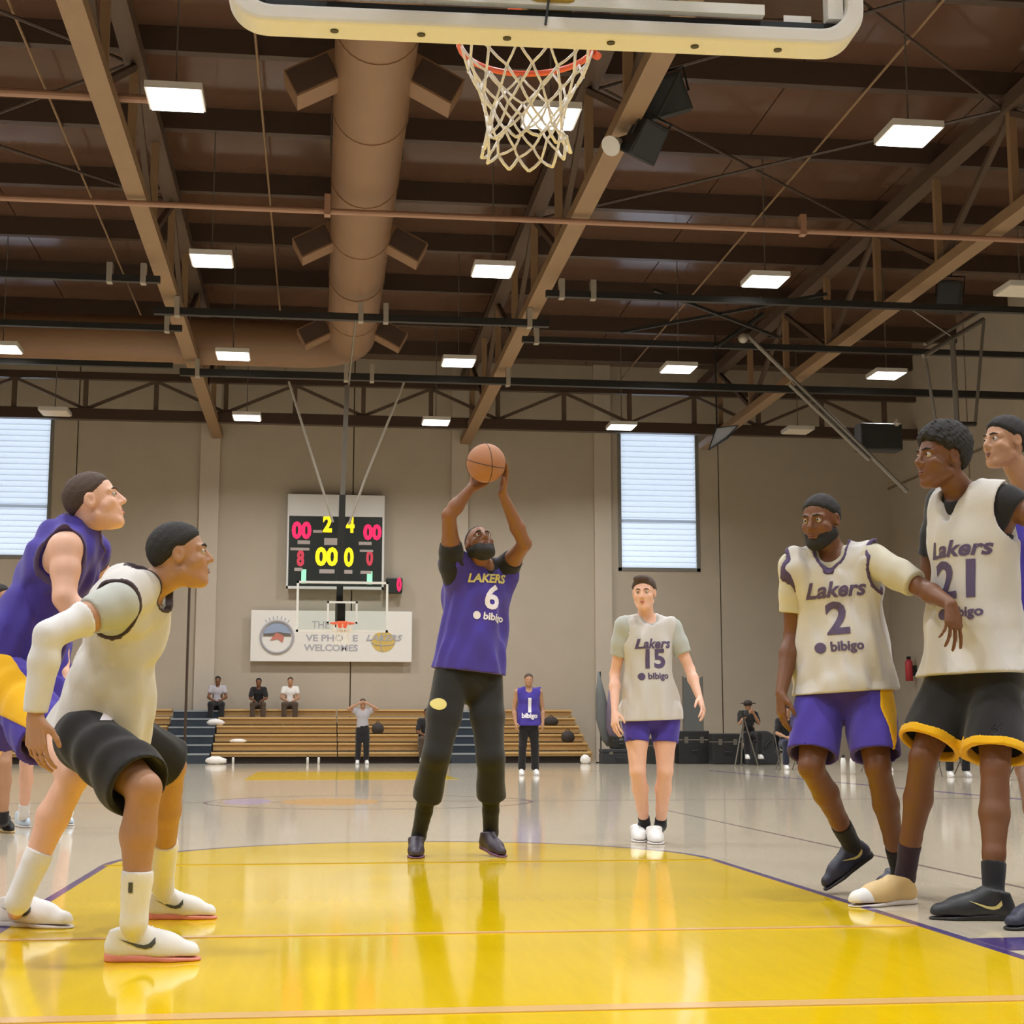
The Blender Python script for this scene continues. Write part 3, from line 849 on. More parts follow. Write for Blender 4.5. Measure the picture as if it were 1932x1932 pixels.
part('bell', MB().tube([(c.x + .12, c.y + .2, c.z + .1), (c.x + .05, c.y + .1, c.z + .04), (c.x - .06, c.y, c.z - .06)], [.04, .07, .15], 16, cap=True), M['lamp_housing'], g)
part('driver', MB().tube([(c.x + .12, c.y + .2, c.z + .1), (c.x + .22, c.y + .32, c.z + .18)], .06, 10), M['black_plastic'], g)
speaker('black loudspeaker high on the right, above the folded backstop', (12.364, 28.500, 9.417), .52, .66, .45, (R(15), R(8), R(-25)))
# folded backstop on the right: trapezoid frame with hanging tubes
fr = thing('folded_backstop', 'steel frame with three hanging tubes above the heads on the right', 'backstop', (12.437, 28.500, 8.548))
for a, b, r in (((11.784, 28.500, 8.182), (13.260, 28.900, 9.088), .05), ((12.159, 29.300, 8.636), (13.461, 29.600, 9.433), .04), ((11.826, 28.500, 8.140), (11.991, 28.500, 6.815), .035), ((12.491, 28.700, 8.602), (12.514, 28.700, 6.815), .06), ((13.259, 28.900, 9.054), (12.982, 28.900, 6.921), .035)):
    part('frame_tube', MB().tube([a, b], r, 8), M['grey_steel'], fr)
part('frame_tube', MB().tube([(11.991, 28.500, 6.815), (12.982, 28.900, 6.921)], .05, 8), M['black_steel'], fr)
part('hoist_cable', MB().tube([(12.526, 28.700, 8.625), (11.5, 28.75, 9.32)], .015, 6), M['grey_steel'], fr)
# second folded backstop swung up sideways: long double pole
fs_ = thing('folded_backstop', 'long slanting double pole of a swung-up backstop on the right', 'backstop', (10.509, 31.000, 7.513))
part('long_pole', MB().tube([(8.902, 31.000, 9.198), (12.347, 31.000, 5.859)], .05, 8), M['grey_steel'], fs_)
part('long_pole', MB().tube([(9.828, 31.000, 8.128), (11.528, 31.000, 6.528)], .045, 8), M['grey_steel'], fs_)
part('cross_arm', MB().tube([(8.225, 31.000, 8.887), (9.284, 31.000, 9.653)], .05, 8), M['black_steel'], fs_)
part('pivot', MB().ball((8.802, 30.900, 9.076), .11, 12, 8), M['light_steel'], fs_, smooth=True)
part('winch_box', MB().box((11.385, 31.100, 6.772), (12.336, 31.500, 7.360)), M['black_steel'], fs_, bevel=.04)
part('pivot', MB().ball((12.168, 31.000, 7.348), .07, 10, 6), M['light_steel'], fs_, smooth=True)
part('hoist_cable', MB().tube([(9.044, 31.000, 9.343), (9.247, 31.000, 10.026)], .02, 6), M['grey_steel'], fs_)
a, b, c_, d_ = (10.251, 39.500, 8.302), (10.466, 39.500, 8.885), (10.967, 39.200, 8.895), (10.670, 39.200, 8.571)
g = thing('folded_board', 'glass board tilted up beside the right window, pale with painted window light', 'backboard', a)
nv = Vector((0, .03, 0))
vs = [Vector(q) for q in (a, b, c_, d_)]
part('glass_panel', MB().add([v - nv for v in vs] + [v + nv for v in vs], [(0, 1, 2, 3), (7, 6, 5, 4), (0, 4, 5, 1), (1, 5, 6, 2), (2, 6, 7, 3), (3, 7, 4, 0)]), M['blind_slat'], g)  # pale slat material puts the caught window light into the glass colour
part('board_frame', MB().tube([a, b, c_, d_], .035, 6, closed=True), M['stair_blue'], g)
part('hanger', MB().tube([b, (b[0], b[1], 11.84)], .02, 6), M['black_steel'], g)
# ------------------------------------------------------------------ bodies and clothes: smooth fields turned into one skin
class Field:
    def __init__(s, lo, hi, res):
        s.res = res
        s.lo = np.array(lo, dtype=np.float32)
        n = np.ceil((np.array(hi) - np.array(lo)) / res).astype(int) + 1
        s.n = n
        s.F = np.full(tuple(n), 1.0, dtype=np.float32)
    def ax(s, i, a=0, b=None):
        b = s.n[i] if b is None else b
        v = s.lo[i] + np.arange(a, b, dtype=np.float32) * s.res
        sh = [1, 1, 1]; sh[i] = b - a
        return v.reshape(sh)
    def win(s, lo, hi):
        i0 = np.clip(np.floor((np.array(lo) - s.lo) / s.res).astype(int), 0, s.n)
        i1 = np.clip(np.ceil((np.array(hi) - s.lo) / s.res).astype(int) + 1, 0, s.n)
        if (i1 <= i0).any():
            return None
        return tuple(slice(a, b) for a, b in zip(i0, i1)), [s.ax(k, i0[k], i1[k]) for k in range(3)]
    def op(s, sl, d, k, mode):
        F = s.F[sl]
        if mode == 'add':
            h = np.clip(0.5 + 0.5 * (F - d) / k, 0, 1)
            s.F[sl] = F + (d - F) * h - k * h * (1 - h)
        elif mode == 'sub':
            d = -d
            h = np.clip(0.5 - 0.5 * (F - d) / k, 0, 1)
            s.F[sl] = F + (d - F) * h + k * h * (1 - h)
        elif mode == 'set':
            s.F[sl] = np.minimum(F, d)
    def cone(s, a, b, ra, rb, k=0.02, mode='add', m=0.05, inf=0.0):
        a, b = np.array(a, dtype=np.float32), np.array(b, dtype=np.float32)
        ra, rb = ra + inf, rb + inf
        r = max(ra, rb) + m
        W = s.win(np.minimum(a, b) - r, np.maximum(a, b) + r)
        if W is None: return s
        sl, (X, Y, Z) = W
        ab = b - a
        L2 = float(ab @ ab) + 1e-12
        px, py, pz = X - a[0], Y - a[1], Z - a[2]
        t = np.clip((px * ab[0] + py * ab[1] + pz * ab[2]) / L2, 0, 1)
        d = np.sqrt((px - t * ab[0]) ** 2 + (py - t * ab[1]) ** 2 + (pz - t * ab[2]) ** 2) - (ra + (rb - ra) * t)
        s.op(sl, d, k, mode)
        return s
    def ell(s, c, r, Q=None, k=0.02, mode='add', m=0.05, inf=0.0):
        c = np.array(c, dtype=np.float32)
        r = np.array(r, dtype=np.float32) + inf
        Q = np.eye(3) if Q is None else np.array(Q)
        R_ = float(r.max()) + m
        W = s.win(c - R_, c + R_)
        if W is None: return s
        sl, (X, Y, Z) = W
        px, py, pz = X - c[0], Y - c[1], Z - c[2]
        q = [(px * Q[0][i] + py * Q[1][i] + pz * Q[2][i]) for i in range(3)]
        k0 = np.sqrt(sum((q[i] / r[i]) ** 2 for i in range(3)))
        k1 = np.sqrt(sum((q[i] / r[i] ** 2) ** 2 for i in range(3))) + 1e-6
        s.op(sl, k0 * (k0 - 1) / k1, k, mode)
        return s
    def loft(s, a, b, wa, wb, side, front, k=0.03, m=0.06, inf=0.0, mode='add'):
        """elliptic tube from a to b; wa, wb = (half width, half depth)"""
        a, b = np.array(a, dtype=np.float32), np.array(b, dtype=np.float32)
        r = max(wa[0], wb[0], wa[1], wb[1]) + inf + m
        W = s.win(np.minimum(a, b) - r, np.maximum(a, b) + r)
        if W is None: return s
        sl, (X, Y, Z) = W
        ab = b - a
        L2 = float(ab @ ab) + 1e-12
        ax_ = ab / math.sqrt(L2)
        px, py, pz = X - a[0], Y - a[1], Z - a[2]
        t = np.clip((px * ab[0] + py * ab[1] + pz * ab[2]) / L2, 0, 1)
        vx, vy, vz = px - t * ab[0], py - t * ab[1], pz - t * ab[2]
        w_ = wa[0] + (wb[0] - wa[0]) * t + inf
        d_ = wa[1] + (wb[1] - wa[1]) * t + inf
        m_ = np.minimum(w_, d_)
        u = vx * side[0] + vy * side[1] + vz * side[2]
        v = vx * front[0] + vy * front[1] + vz * front[2]
        g = vx * ax_[0] + vy * ax_[1] + vz * ax_[2]
        k0 = np.sqrt((u / w_) ** 2 + (v / d_) ** 2 + (g / m_) ** 2)
        k1 = np.sqrt((u / w_ ** 2) ** 2 + (v / d_ ** 2) ** 2 + (g / m_ ** 2) ** 2) + 1e-4
        s.op(sl, np.where(k0 < 0.3, (k0 - 1) * m_, k0 * (k0 - 1) / k1), k, mode)
        return s
    def cut(s, p, nrm, k=0.004):
        """removes what lies beyond p in the direction nrm"""
        n_ = np.array(nrm, dtype=np.float32); n_ /= np.linalg.norm(n_)
        d = (s.ax(0) - p[0]) * n_[0] + (s.ax(1) - p[1]) * n_[1] + (s.ax(2) - p[2]) * n_[2]
        d = d.astype(np.float32)
        h = np.clip(0.5 - 0.5 * (s.F - d) / k, 0, 1)
        s.F = s.F + (d - s.F) * h + k * h * (1 - h)
        return s
    def folds(s, amp, freq=18, seed=0, stretch=(1, 1, .45)):
        rnd = random.Random(seed)
        for o in range(4):
            d = [rnd.uniform(-1, 1) * stretch[i] for i in range(3)]
            f = freq * (0.6 + 0.5 * o)
            ph = rnd.uniform(0, 6.28)
            w2 = [rnd.uniform(-1, 1) for i in range(3)]
            base = (s.ax(0) * d[0] + s.ax(1) * d[1] + s.ax(2) * d[2]) * f + 1.2 * np.sin((s.ax(0) * w2[0] + s.ax(1) * w2[1] + s.ax(2) * w2[2]) * 9 + ph)
            s.F += (amp / (1 + .5 * o)) * np.sin(base + ph).astype(np.float32)
        return s
    def rough(s, amp, freq):
        x, y, z = s.ax(0), s.ax(1), s.ax(2)
        for f, a in ((freq, 1), (freq * 1.9, .6)):
            s.F += (amp * a * np.sin(f * (x + .6 * y) + 1) * np.sin(f * (y - .5 * z)) * np.sin(f * (z + .4 * x) + 2)).astype(np.float32)
        return s
    def mesh(s, name):
        F = s.F
        neg = F < 0
        nx, ny, nz = F.shape
        cnt = np.zeros((nx - 1, ny - 1, nz - 1), dtype=np.int8)
        offs = [(i, j, k) for i in (0, 1) for j in (0, 1) for k in (0, 1)]
        for i, j, k in offs:
            cnt += neg[i:nx - 1 + i, j:ny - 1 + j, k:nz - 1 + k]
        I, J, K = np.nonzero((cnt > 0) & (cnt < 8))
        me = bpy.data.meshes.new(name)
        if len(I) == 0:
            return me
        idx = np.full(cnt.shape, -1, dtype=np.int32)
        idx[I, J, K] = np.arange(len(I))
        P = np.zeros((len(I), 3), dtype=np.float32)
        C_ = np.zeros(len(I), dtype=np.float32)
        val = {o: F[I + o[0], J + o[1], K + o[2]] for o in offs}
        for o in offs:
            for axis in range(3):
                if o[axis]: continue
                o2 = list(o); o2[axis] = 1; o2 = tuple(o2)
                a, b = val[o], val[o2]
                x = (a < 0) != (b < 0)
                t = np.where(x, a / np.where(x, a - b, 1), 0)
                for q in range(3):
                    P[:, q] += np.where(x, o[q] + (t if q == axis else 0), 0)
                C_ += x
        P = P / C_[:, None]
        P += np.stack([I, J, K], 1)
        P = P * s.res + s.lo
        quads = []
        for axis in range(3):
            sl0 = [slice(None)] * 3; sl1 = [slice(None)] * 3
            sl0[axis] = slice(0, F.shape[axis] - 1); sl1[axis] = slice(1, F.shape[axis])
            a, b = neg[tuple(sl0)], neg[tuple(sl1)]
            e = np.nonzero(a != b)
            e = [v.copy() for v in e]
            o1, o2 = [q for q in range(3) if q != axis]
            ok = (e[o1] > 0) & (e[o2] > 0) & (e[o1] < F.shape[o1] - 1) & (e[o2] < F.shape[o2] - 1)
            e = [v[ok] for v in e]
            ins = a[tuple(e)]
            def at(d1, d2):
                q = list(e)
                q[o1] = e[o1] + d1; q[o2] = e[o2] + d2
                return idx[tuple(q)]
            v = np.stack([at(-1, -1), at(0, -1), at(0, 0), at(-1, 0)], 1)
            flip = ins if axis != 1 else ~ins
            v[~flip] = v[~flip][:, ::-1]
            quads.append(v)
        Qd = np.concatenate(quads)
        Qd = Qd[(Qd >= 0).all(1)]
        me.vertices.add(len(P)); me.vertices.foreach_set('co', P.astype(np.float32).ravel())
        me.loops.add(len(Qd) * 4); me.loops.foreach_set('vertex_index', Qd.astype(np.int32).ravel())
        me.polygons.add(len(Qd))
        me.polygons.foreach_set('loop_start', np.arange(len(Qd), dtype=np.int32) * 4)
        me.polygons.foreach_set('loop_total', np.full(len(Qd), 4, dtype=np.int32))
        me.update(calc_edges=True)
        me.validate()
        me.shade_smooth()
        return me

def V(*a):
    return Vector(a[0] if len(a) == 1 else a)
def frame(fwd, up):
    """right, forward, up as matrix columns"""
    f = V(fwd).normalized()
    u = (V(up) - f * V(up).dot(f)).normalized()
    r = f.cross(u)
    return Matrix((r, f, u)).transposed()
def fpart(name, fld, m, parent, label=None):
    me = fld.mesh(name)
    if len(me.vertices) == 0:
        return None
    off = BASE[parent.name]
    co = np.empty(len(me.vertices) * 3, dtype=np.float32)
    me.vertices.foreach_get('co', co)
    me.vertices.foreach_set('co', (co.reshape(-1, 3) - np.array(off, dtype=np.float32)).ravel())
    o = link(name, me, m, parent)
    return tag(o, label)
def decal(name, me, target, center, right, up, m, lift=0.003, seg=0.014):
    """lays flat artwork (a mesh in the xy plane) on the surface of target"""
    off = BASE[target.name]
    bm = bmesh.new(); bm.from_mesh(me)
    bmesh.ops.triangulate(bm, faces=bm.faces)
    for _ in range(4):
        es = [e for e in bm.edges if e.calc_length() > seg]
        if not es: break
        bmesh.ops.subdivide_edges(bm, edges=es, cuts=1)
        bmesh.ops.triangulate(bm, faces=bm.faces)
    tv = [v.co.copy() for v in target.data.vertices]
    tree = BVHTree.FromPolygons(tv, [tuple(p.vertices) for p in target.data.polygons])
    r, u = V(right).normalized(), V(up)
    u = (u - r * u.dot(r)).normalized()
    n = r.cross(u)
    c = V(center) - off
    for v in bm.verts:
        p = c + r * v.co.x + u * v.co.y + n * 0.5
        h = tree.ray_cast(p, -n, 1.0)
        v.co = (h[0] + n * lift * .4 + h[1] * lift * .6) if h[0] is not None else c + r * v.co.x + u * v.co.y
    bad = [f for f in bm.faces if max(e.calc_length() for e in f.edges) > seg * 5]
    bmesh.ops.delete(bm, geom=bad, context='FACES')
    bm.to_mesh(me); bm.free()
    return link(name, me, m, target)
def outline_mesh(pts):
    me = bpy.data.meshes.new('outline')
    me.from_pydata([(x, y, 0) for x, y in pts], [], [tuple(range(len(pts)))])
    return me
CHECK = [(-.95, .50), (-1.0, .05), (-.80, -.28), (-.45, -.40), (-.05, -.30), (1.05, .42), (0.0, -.02), (-.35, -.10), (-.60, -.02), (-.78, .2)]

def hand(f, wr, d, palm, thumb_side, s=1.0, curl=(.3, .3, .35, .4), spread=.06, thumb=(.7, .6, .35), inf=0.0):
    """palm with five unequal fingers; d = hand direction, palm = outward palm normal, thumb_side = +-1 along d x palm"""
    d = V(d).normalized()
    pn = (V(palm) - d * V(palm).dot(d)).normalized()
    lat = d.cross(pn) * thumb_side
    wr = V(wr)
    kn = []
    for i, (o, l) in enumerate(((.033, .096), (.011, .101), (-.011, .097), (-.031, .088))):
        b = wr + (d * l + lat * o) * s
        f.cone(wr + (d * .012 + lat * o * .55) * s, b, .0155 * s, .0125 * s, k=.012, inf=inf)
        kn.append(b)
    f.cone(wr + d * .03 * s, wr + d * .08 * s, .020 * s, .016 * s, k=.012, inf=inf)
    for i, (L3, r) in enumerate((((.046, .028, .022), .0092), ((.050, .032, .023), .0095), ((.047, .030, .022), .0090), ((.036, .022, .020), .0080))):
        p = kn[i]
        dd = (d + lat * (1.5 - i) * spread).normalized()
        t = 0
        for j, l in enumerate(L3):
            t += curl[i] * (0.8, 1.1, 0.8)[j]
            q = p + (dd * math.cos(t) + pn * math.sin(t)) * l * s
            f.cone(p, q, (r - .0006 * j) * s, (r - .0006 * (j + 1)) * s, k=.003, inf=inf)
            p = q
    p = wr + (d * .022 + lat * .022 + pn * .004) * s
    q = p + (d * .55 + lat * thumb[0] * .8 + pn * .25).normalized() * .045 * s
    f.cone(p, q, .0165 * s, .0115 * s, k=.012, inf=inf)
    q2 = q + (d * .8 + lat * thumb[1] * .5 + pn * .3).normalized() * .034 * s
    f.cone(q, q2, .0112 * s, .0102 * s, k=.004, inf=inf)
    q3 = q2 + (d * .9 + lat * thumb[2] * .2 + pn * .4).normalized() * .026 * s
    f.cone(q2, q3, .0100 * s, .0085 * s, k=.004, inf=inf)

def head_skin(f, c, Q, s, jaw=1.0):
    L = lambda x, y, z: V(c) + Q @ (V(x, y, z) * s)
    q = [list(r) for r in Q]
    f.ell(L(0, -.012, .036), [.075 * s, .097 * s, .087 * s], q, k=.02)
    f.ell(L(0, .030, -.030), [.060 * s, .064 * s, .082 * s], q, k=.02)
    f.cone(L(0, .066, -.094), L(0, .05, -.085), .024 * s, .03 * s, k=.02)
    for x in (-1, 1):
        f.cone(L(.052 * x, .0, -.055), L(.022 * x, .062, -.092), .020 * s * jaw, .020 * s, k=.02)
        f.cone(L(.044 * x, .062, -.018), L(.05 * x, .04, -.03), .020 * s, .02 * s, k=.015)
        f.cone(L(.016 * x, .082, .026), L(.046 * x, .068, .026), .013 * s, .011 * s, k=.010)
    f.cone(L(0, .088, .018), L(0, .108, -.020), .0085 * s, .0125 * s, k=.008)
    for x in (-1, 1):
        f.ell(L(.013 * x, .096, -.025), [.009 * s] * 3, q, k=.006)
        f.ell(L(.031 * x, .096, .010), [.017 * s, .016 * s, .012 * s], q, k=.008, mode='sub', m=.02)
    f.cone(L(-.020, .084, -.052), L(.020, .084, -.052), .0085 * s, .0085 * s, k=.006)
    f.cone(L(-.016, .084, -.066), L(.016, .084, -.066), .0095 * s, .0095 * s, k=.006)
    f.cone(L(-.022, .097, -.0585), L(.022, .097, -.0585), .003 * s, .003 * s, k=.005, mode='sub', m=.02)
    for x in (-1, 1):
        f.ell(L(.076 * x, -.010, .004), [.011 * s, .021 * s, .032 * s], q, k=.008)
        f.ell(L(.084 * x, -.004, .006), [.006 * s, .010 * s, .017 * s], q, k=.005, mode='sub', m=.02)

def make_person(name, label, J, look, res=0.007, group=None):
    """J = joints in metres; look = garments and colours.  The skin is one continuous surface; hair and clothes are its children."""
    sc = look.get('scale', 1.0)
    bulk = look.get('bulk', 1.0)
    j = {k: V(v) for k, v in J.items() if k not in ('face', 'hand_r', 'hand_l')}
    g = thing(name, label, 'person', (j['hip_r'].x * .5 + j['hip_l'].x * .5, j['hip_r'].y * .5 + j['hip_l'].y * .5, 0), group)
    pel = (j['hip_r'] + j['hip_l']) / 2
    chest = (j['sh_r'] + j['sh_l']) / 2
    neck = j['neck']
    sp = (neck - pel)
    sh_side = (j['sh_r'] - j['sh_l']).normalized()
    hp_side = (j['hip_r'] - j['hip_l']).normalized()
    upv = sp.normalized()
    ch_front = upv.cross(sh_side).normalized()
    pl_front = upv.cross(hp_side).normalized()
    ch_side = ch_front.cross(upv).normalized()
    pl_side = pl_front.cross(upv).normalized()
    mid_f = (ch_front + pl_front).normalized(); mid_s = mid_f.cross(upv).normalized()
    L = sp.length
    arch = look.get('arch', 0.0)
    S_ = [(pel - upv * .02, (.160, .115), pl_side, pl_front),
          (pel + upv * .16 * sc, (.152, .108), pl_side, pl_front),
          (pel + sp * .44 - mid_f * arch * .6, (.142, .102), mid_s, mid_f),
          (pel + sp * .70 - mid_f * arch, (.160, .118), ch_side, ch_front),
          (pel + sp * .86 - mid_f * arch * .5, (.168, .108), ch_side, ch_front)]
    S_ = [(p, (w_[0] * sc * bulk, w_[1] * sc * bulk), a, b) for p, w_, a, b in S_]
    pts = list(j.values())
    lo = np.min([tuple(p) for p in pts], 0) - .26 * sc
    hi = np.max([tuple(p) for p in pts], 0) + .26 * sc
    lo[2] = max(lo[2], -.02)
    def torso(f, inf=0.0, upto=5, k=.035, skirt=None):
        for a, b in zip(S_[:upto - 1], S_[1:upto]):
            f.loft(a[0], b[0], a[1], b[1], b[2], b[3], k=k, inf=inf)
        for sd in 'rl':
            f.cone(neck - upv * .03 * sc, j['sh_' + sd], .055 * sc * bulk, .056 * sc * bulk, k=k, inf=inf)
            f.cone(S_[3][0] + (j['sh_' + sd] - chest) * .5, j['sh_' + sd] - upv * .02, .075 * sc * bulk, .060 * sc * bulk, k=k, inf=inf)
        if skirt:
            e = pel - upv * skirt
            f.loft(S_[1][0], e, (S_[1][1][0] + .026, S_[1][1][1] + .022), (S_[0][1][0] + .062 + look.get('flare', .0), S_[0][1][1] + .054 + look.get('flare', .0)), pl_side, pl_front, k=.04, inf=inf)
        return f
    def arm(f, sd, inf=0.0, upto=2, k=.02):
        a, b, c = j['sh_' + sd], j['el_' + sd], j['wr_' + sd]
        m_ = sc * look.get('arms', 1.0)
        f.cone(a, a + (b - a) * .45, .060 * m_, .052 * m_, k=k, inf=inf)
        f.cone(a + (b - a) * .45, b, .052 * m_, .041 * m_, k=k, inf=inf)
        if upto > 1:
            f.cone(b, b + (c - b) * .32, .040 * m_, .044 * m_, k=k, inf=inf)
            f.cone(b + (c - b) * .32, c, .044 * m_, .027 * m_, k=k, inf=inf)
    def leg(f, sd, inf=0.0, k=.02):
        a, b, c = j['hip_' + sd], j['kn_' + sd], j['an_' + sd]
        m_ = sc * look.get('legs', 1.0)
        side = pl_side if sd == 'r' else -pl_side
        a = a - side * .015 * sc
        f.cone(a, a + (b - a) * .5, .096 * m_, .080 * m_, k=.03, inf=inf)
        f.cone(a + (b - a) * .5, b, .080 * m_, .057 * m_, k=k, inf=inf)
        back = (b - (a + c) / 2)
        back = -back.normalized() if back.length > .03 else -pl_front
        calf = b + (c - b) * .33 + back * .016 * sc
        f.cone(b, calf, .055 * m_, .059 * m_, k=k, inf=inf)
        f.cone(calf, b + (c - b) * .68, .059 * m_, .043 * m_, k=k, inf=inf)
        f.cone(b + (c - b) * .68, c, .043 * m_, .036 * m_, k=k, inf=inf)
    # ---- skin
    f = Field(lo, hi, res)
    torso(f)
    hs = look.get('head', 1.0)
    face = V(J['face'])
    hup = V(look.get('head_up', (0, 0, 1)))
    Q = frame(face, hup)
    hc = j['head']
    f.cone(neck - upv * .03, hc + Q @ V(0, -.022, -.05) * hs, .062 * sc * bulk, .056 * sc, k=.03)
    head_skin(f, hc, Q, hs)
    for sd in 'rl':
        arm(f, sd); leg(f, sd)
        hd = J.get('hand_' + sd)
        if hd is None:
            dd = (j['wr_' + sd] - j['el_' + sd]).normalized()
            inn = (pel - j['wr_' + sd]); inn.z = 0
            hd = dict(d=dd, palm=inn if inn.length > .05 else ch_front)
        hd = dict(hd)
        d_, p_ = V(hd.pop('d')), V(hd.pop('palm'))
        # thumb points forward for a hanging hand: side chosen from the anatomy
        ts = hd.pop('thumb_side', None)
        if ts is None:
            lat = d_.normalized().cross(p_.normalized())
            ts = 1 if lat.dot(ch_front) > 0 else -1
        hand(f, j['wr_' + sd], d_, p_, ts, sc * look.get('hands', 1.0), **hd)
        # foot core
        h, t = j['heel_' + sd], j['toe_' + sd]
        f.cone(j['an_' + sd], h + (t - h) * .25 + V(0, 0, .05), .036 * sc, .030 * sc, k=.02)
        f.cone(h + (t - h) * .2 + V(0, 0, .045), h + (t - h) * .75 + V(0, 0, .035), .028 * sc, .024 * sc, k=.02)
    body = fpart('body', f, M[look['skin']], g)
    # ---- head details
    Lh = lambda x, y, z: hc + Q @ (V(x, y, z) * hs)
    q = [list(r) for r in Q]
    hl, hh = np.array(hc) - .2 * hs, np.array(hc) + .2 * hs
    fine = look.get('fine', True)
    hair = look.get('hair')
    if hair:
        th = look.get('hair_th', .008)
        f = Field(hl, hh, min(res, .006))
        f.ell(Lh(0, -.012, .036), [.075 * hs, .097 * hs, .087 * hs], q, inf=th, k=.01)
        if look.get('afro'):
            f.ell(Lh(0, -.020, .070), [.078 * hs, .098 * hs, .080 * hs], q, inf=th, k=.02)
        if look.get('fringe'):
            f.ell(Lh(.01, .06, .105), [.055 * hs, .035 * hs, .028 * hs], q, k=.02)
        tilt = look.get('hairline', (.55, .83, .0145))
        f.cut(Lh(0, 0, 0) + (Q @ V(0, -tilt[0], tilt[1])) * tilt[2] * hs, -(Q @ V(0, -tilt[0], tilt[1])), k=look.get('hair_soft', .028))
        f.ell(Lh(0, .115, .002), [.082 * hs, .078 * hs, .066 * hs], q, k=.012, mode='sub', m=.02)
        for x in (-1, 1):
            f.ell(Lh(.082 * x, -.006, .002), [.02 * hs, .024 * hs, .034 * hs], q, k=.006, mode='sub', m=.02)
        f.rough(look.get('hair_tex', .002), look.get('hair_freq', 210))
        fpart('hair', f, M[hair], g)
    if look.get('beard'):
        th = look.get('beard_th', .009)
        f = Field(hl, hh, min(res, .006))
        f.ell(Lh(0, .030, -.030), [.060 * hs, .064 * hs, .082 * hs], q, inf=th * .8, k=.02)
        f.cone(Lh(0, .066, -.094), Lh(0, .05, -.085), .024 * hs, .03 * hs, k=.02, inf=th)
        for x in (-1, 1):
            f.cone(Lh(.052 * x, .0, -.055), Lh(.022 * x, .062, -.092), .020 * hs, .020 * hs, k=.02, inf=th)
            f.cone(Lh(.064 * x, .002, -.01), Lh(.056 * x, .006, -.05), .012 * hs, .016 * hs, k=.01, inf=th * .4)
        f.cut(Lh(0, .06, -.045), Q @ V(0, .30, 1.0))
        f.ell(Lh(0, .105, -.050), [.026 * hs, .03 * hs, .017 * hs], q, k=.008, mode='sub', m=.02)
        f.ell(Lh(0, .115, .0), [.050 * hs, .06 * hs, .045 * hs], q, k=.01, mode='sub', m=.02)
        f.folds(.001, 170, 5, (1, 1, 1))
        fpart('beard', f, M[look['beard']], g)
    if fine:
        for x in (-1, 1):
            c = Lh(.031 * x, .0768, .0105)
            part('eye', MB().ball(c, .0122 * hs, 12, 8), M['eye_white'], g, smooth=True)
            part('iris', MB().ball(c + (Q @ V(0, .0082, 0)) * hs, .0060 * hs, 8, 6), M['eye_dark'], g, smooth=True)
        for x in (-1, 1):
            part('eyebrow', MB().tube([Lh(.013 * x, .0965, .030), Lh(.031 * x, .0905, .035), Lh(.049 * x, .074, .029)], [.003 * hs, .0042 * hs, .0022 * hs], 6), M[look.get('brow', 'hair_black')], g, smooth=True)
        mb = MB()
        mb.tube([Lh(-.024, .086, -.059), Lh(-.009, .0935, -.0545), Lh(.009, .0935, -.0545), Lh(.024, .086, -.059)], [.002 * hs, .0045 * hs, .0045 * hs, .002 * hs], 6)
        mb.tube([Lh(-.022, .086, -.061), Lh(0, .0945, -.065), Lh(.022, .086, -.061)], [.002 * hs, .0055 * hs, .002 * hs], 6)
        part('lips', mb, M[look.get('lip', 'lip_brown')], g, smooth=True)
    out = {'root': g, 'body': body, 'front': ch_front, 'side': ch_side, 'up': upv, 'pel': pel, 'chest': chest, 'pfront': pl_front, 'pside': pl_side}
    # ---- clothes
    armc = {}
    def armhole(f, sd, r, m=.03, inf=0.0):
        o = (j['sh_' + sd] - chest).normalized()
        c = j['sh_' + sd] + o * .030 * sc - upv * .035 * sc
        f.ell(c, [(r * .62 + inf) * sc, (r * 1.05 + inf) * sc, (r * 1.30 + inf) * sc], [list(x) for x in frame(ch_front, upv)], k=.008, mode='sub', m=m)
        f.cone(j['sh_' + sd] + o * (r * 1.1 - .028) * sc, j['sh_' + sd] + o * .27 * sc, (r * 1.1 + inf) * sc, (r * 1.2 + inf) * sc, k=.008, mode='sub', m=m)
    def neckhole(f, w_, dep, inf=0.0):
        f.cone(neck + upv * .06 * sc + ch_front * .0, neck + ch_front * .07 * sc - upv * .01, (w_ + .004 + inf) * sc, (w_ * .9 + inf) * sc, k=.01, mode='sub', m=.03)
        for q_ in (.10, .15, .19):
            f.cone(neck + ch_front * (q_ - .02) * sc, neck + ch_front * q_ * sc - upv * dep * sc, (w_ * .8 + inf) * sc, (.014 + inf) * sc, k=.01, mode='sub', m=.03)
    tl = np.min([tuple(p) for p in (pel, chest, j['sh_r'], j['sh_l'], j['hip_r'], j['hip_l'], neck)], 0) - .30 * sc
    tu = np.max([tuple(p) for p in (pel, chest, j['sh_r'], j['sh_l'], j['hip_r'], j['hip_l'], neck)], 0) + .22 * sc
    tee = look.get('tee')
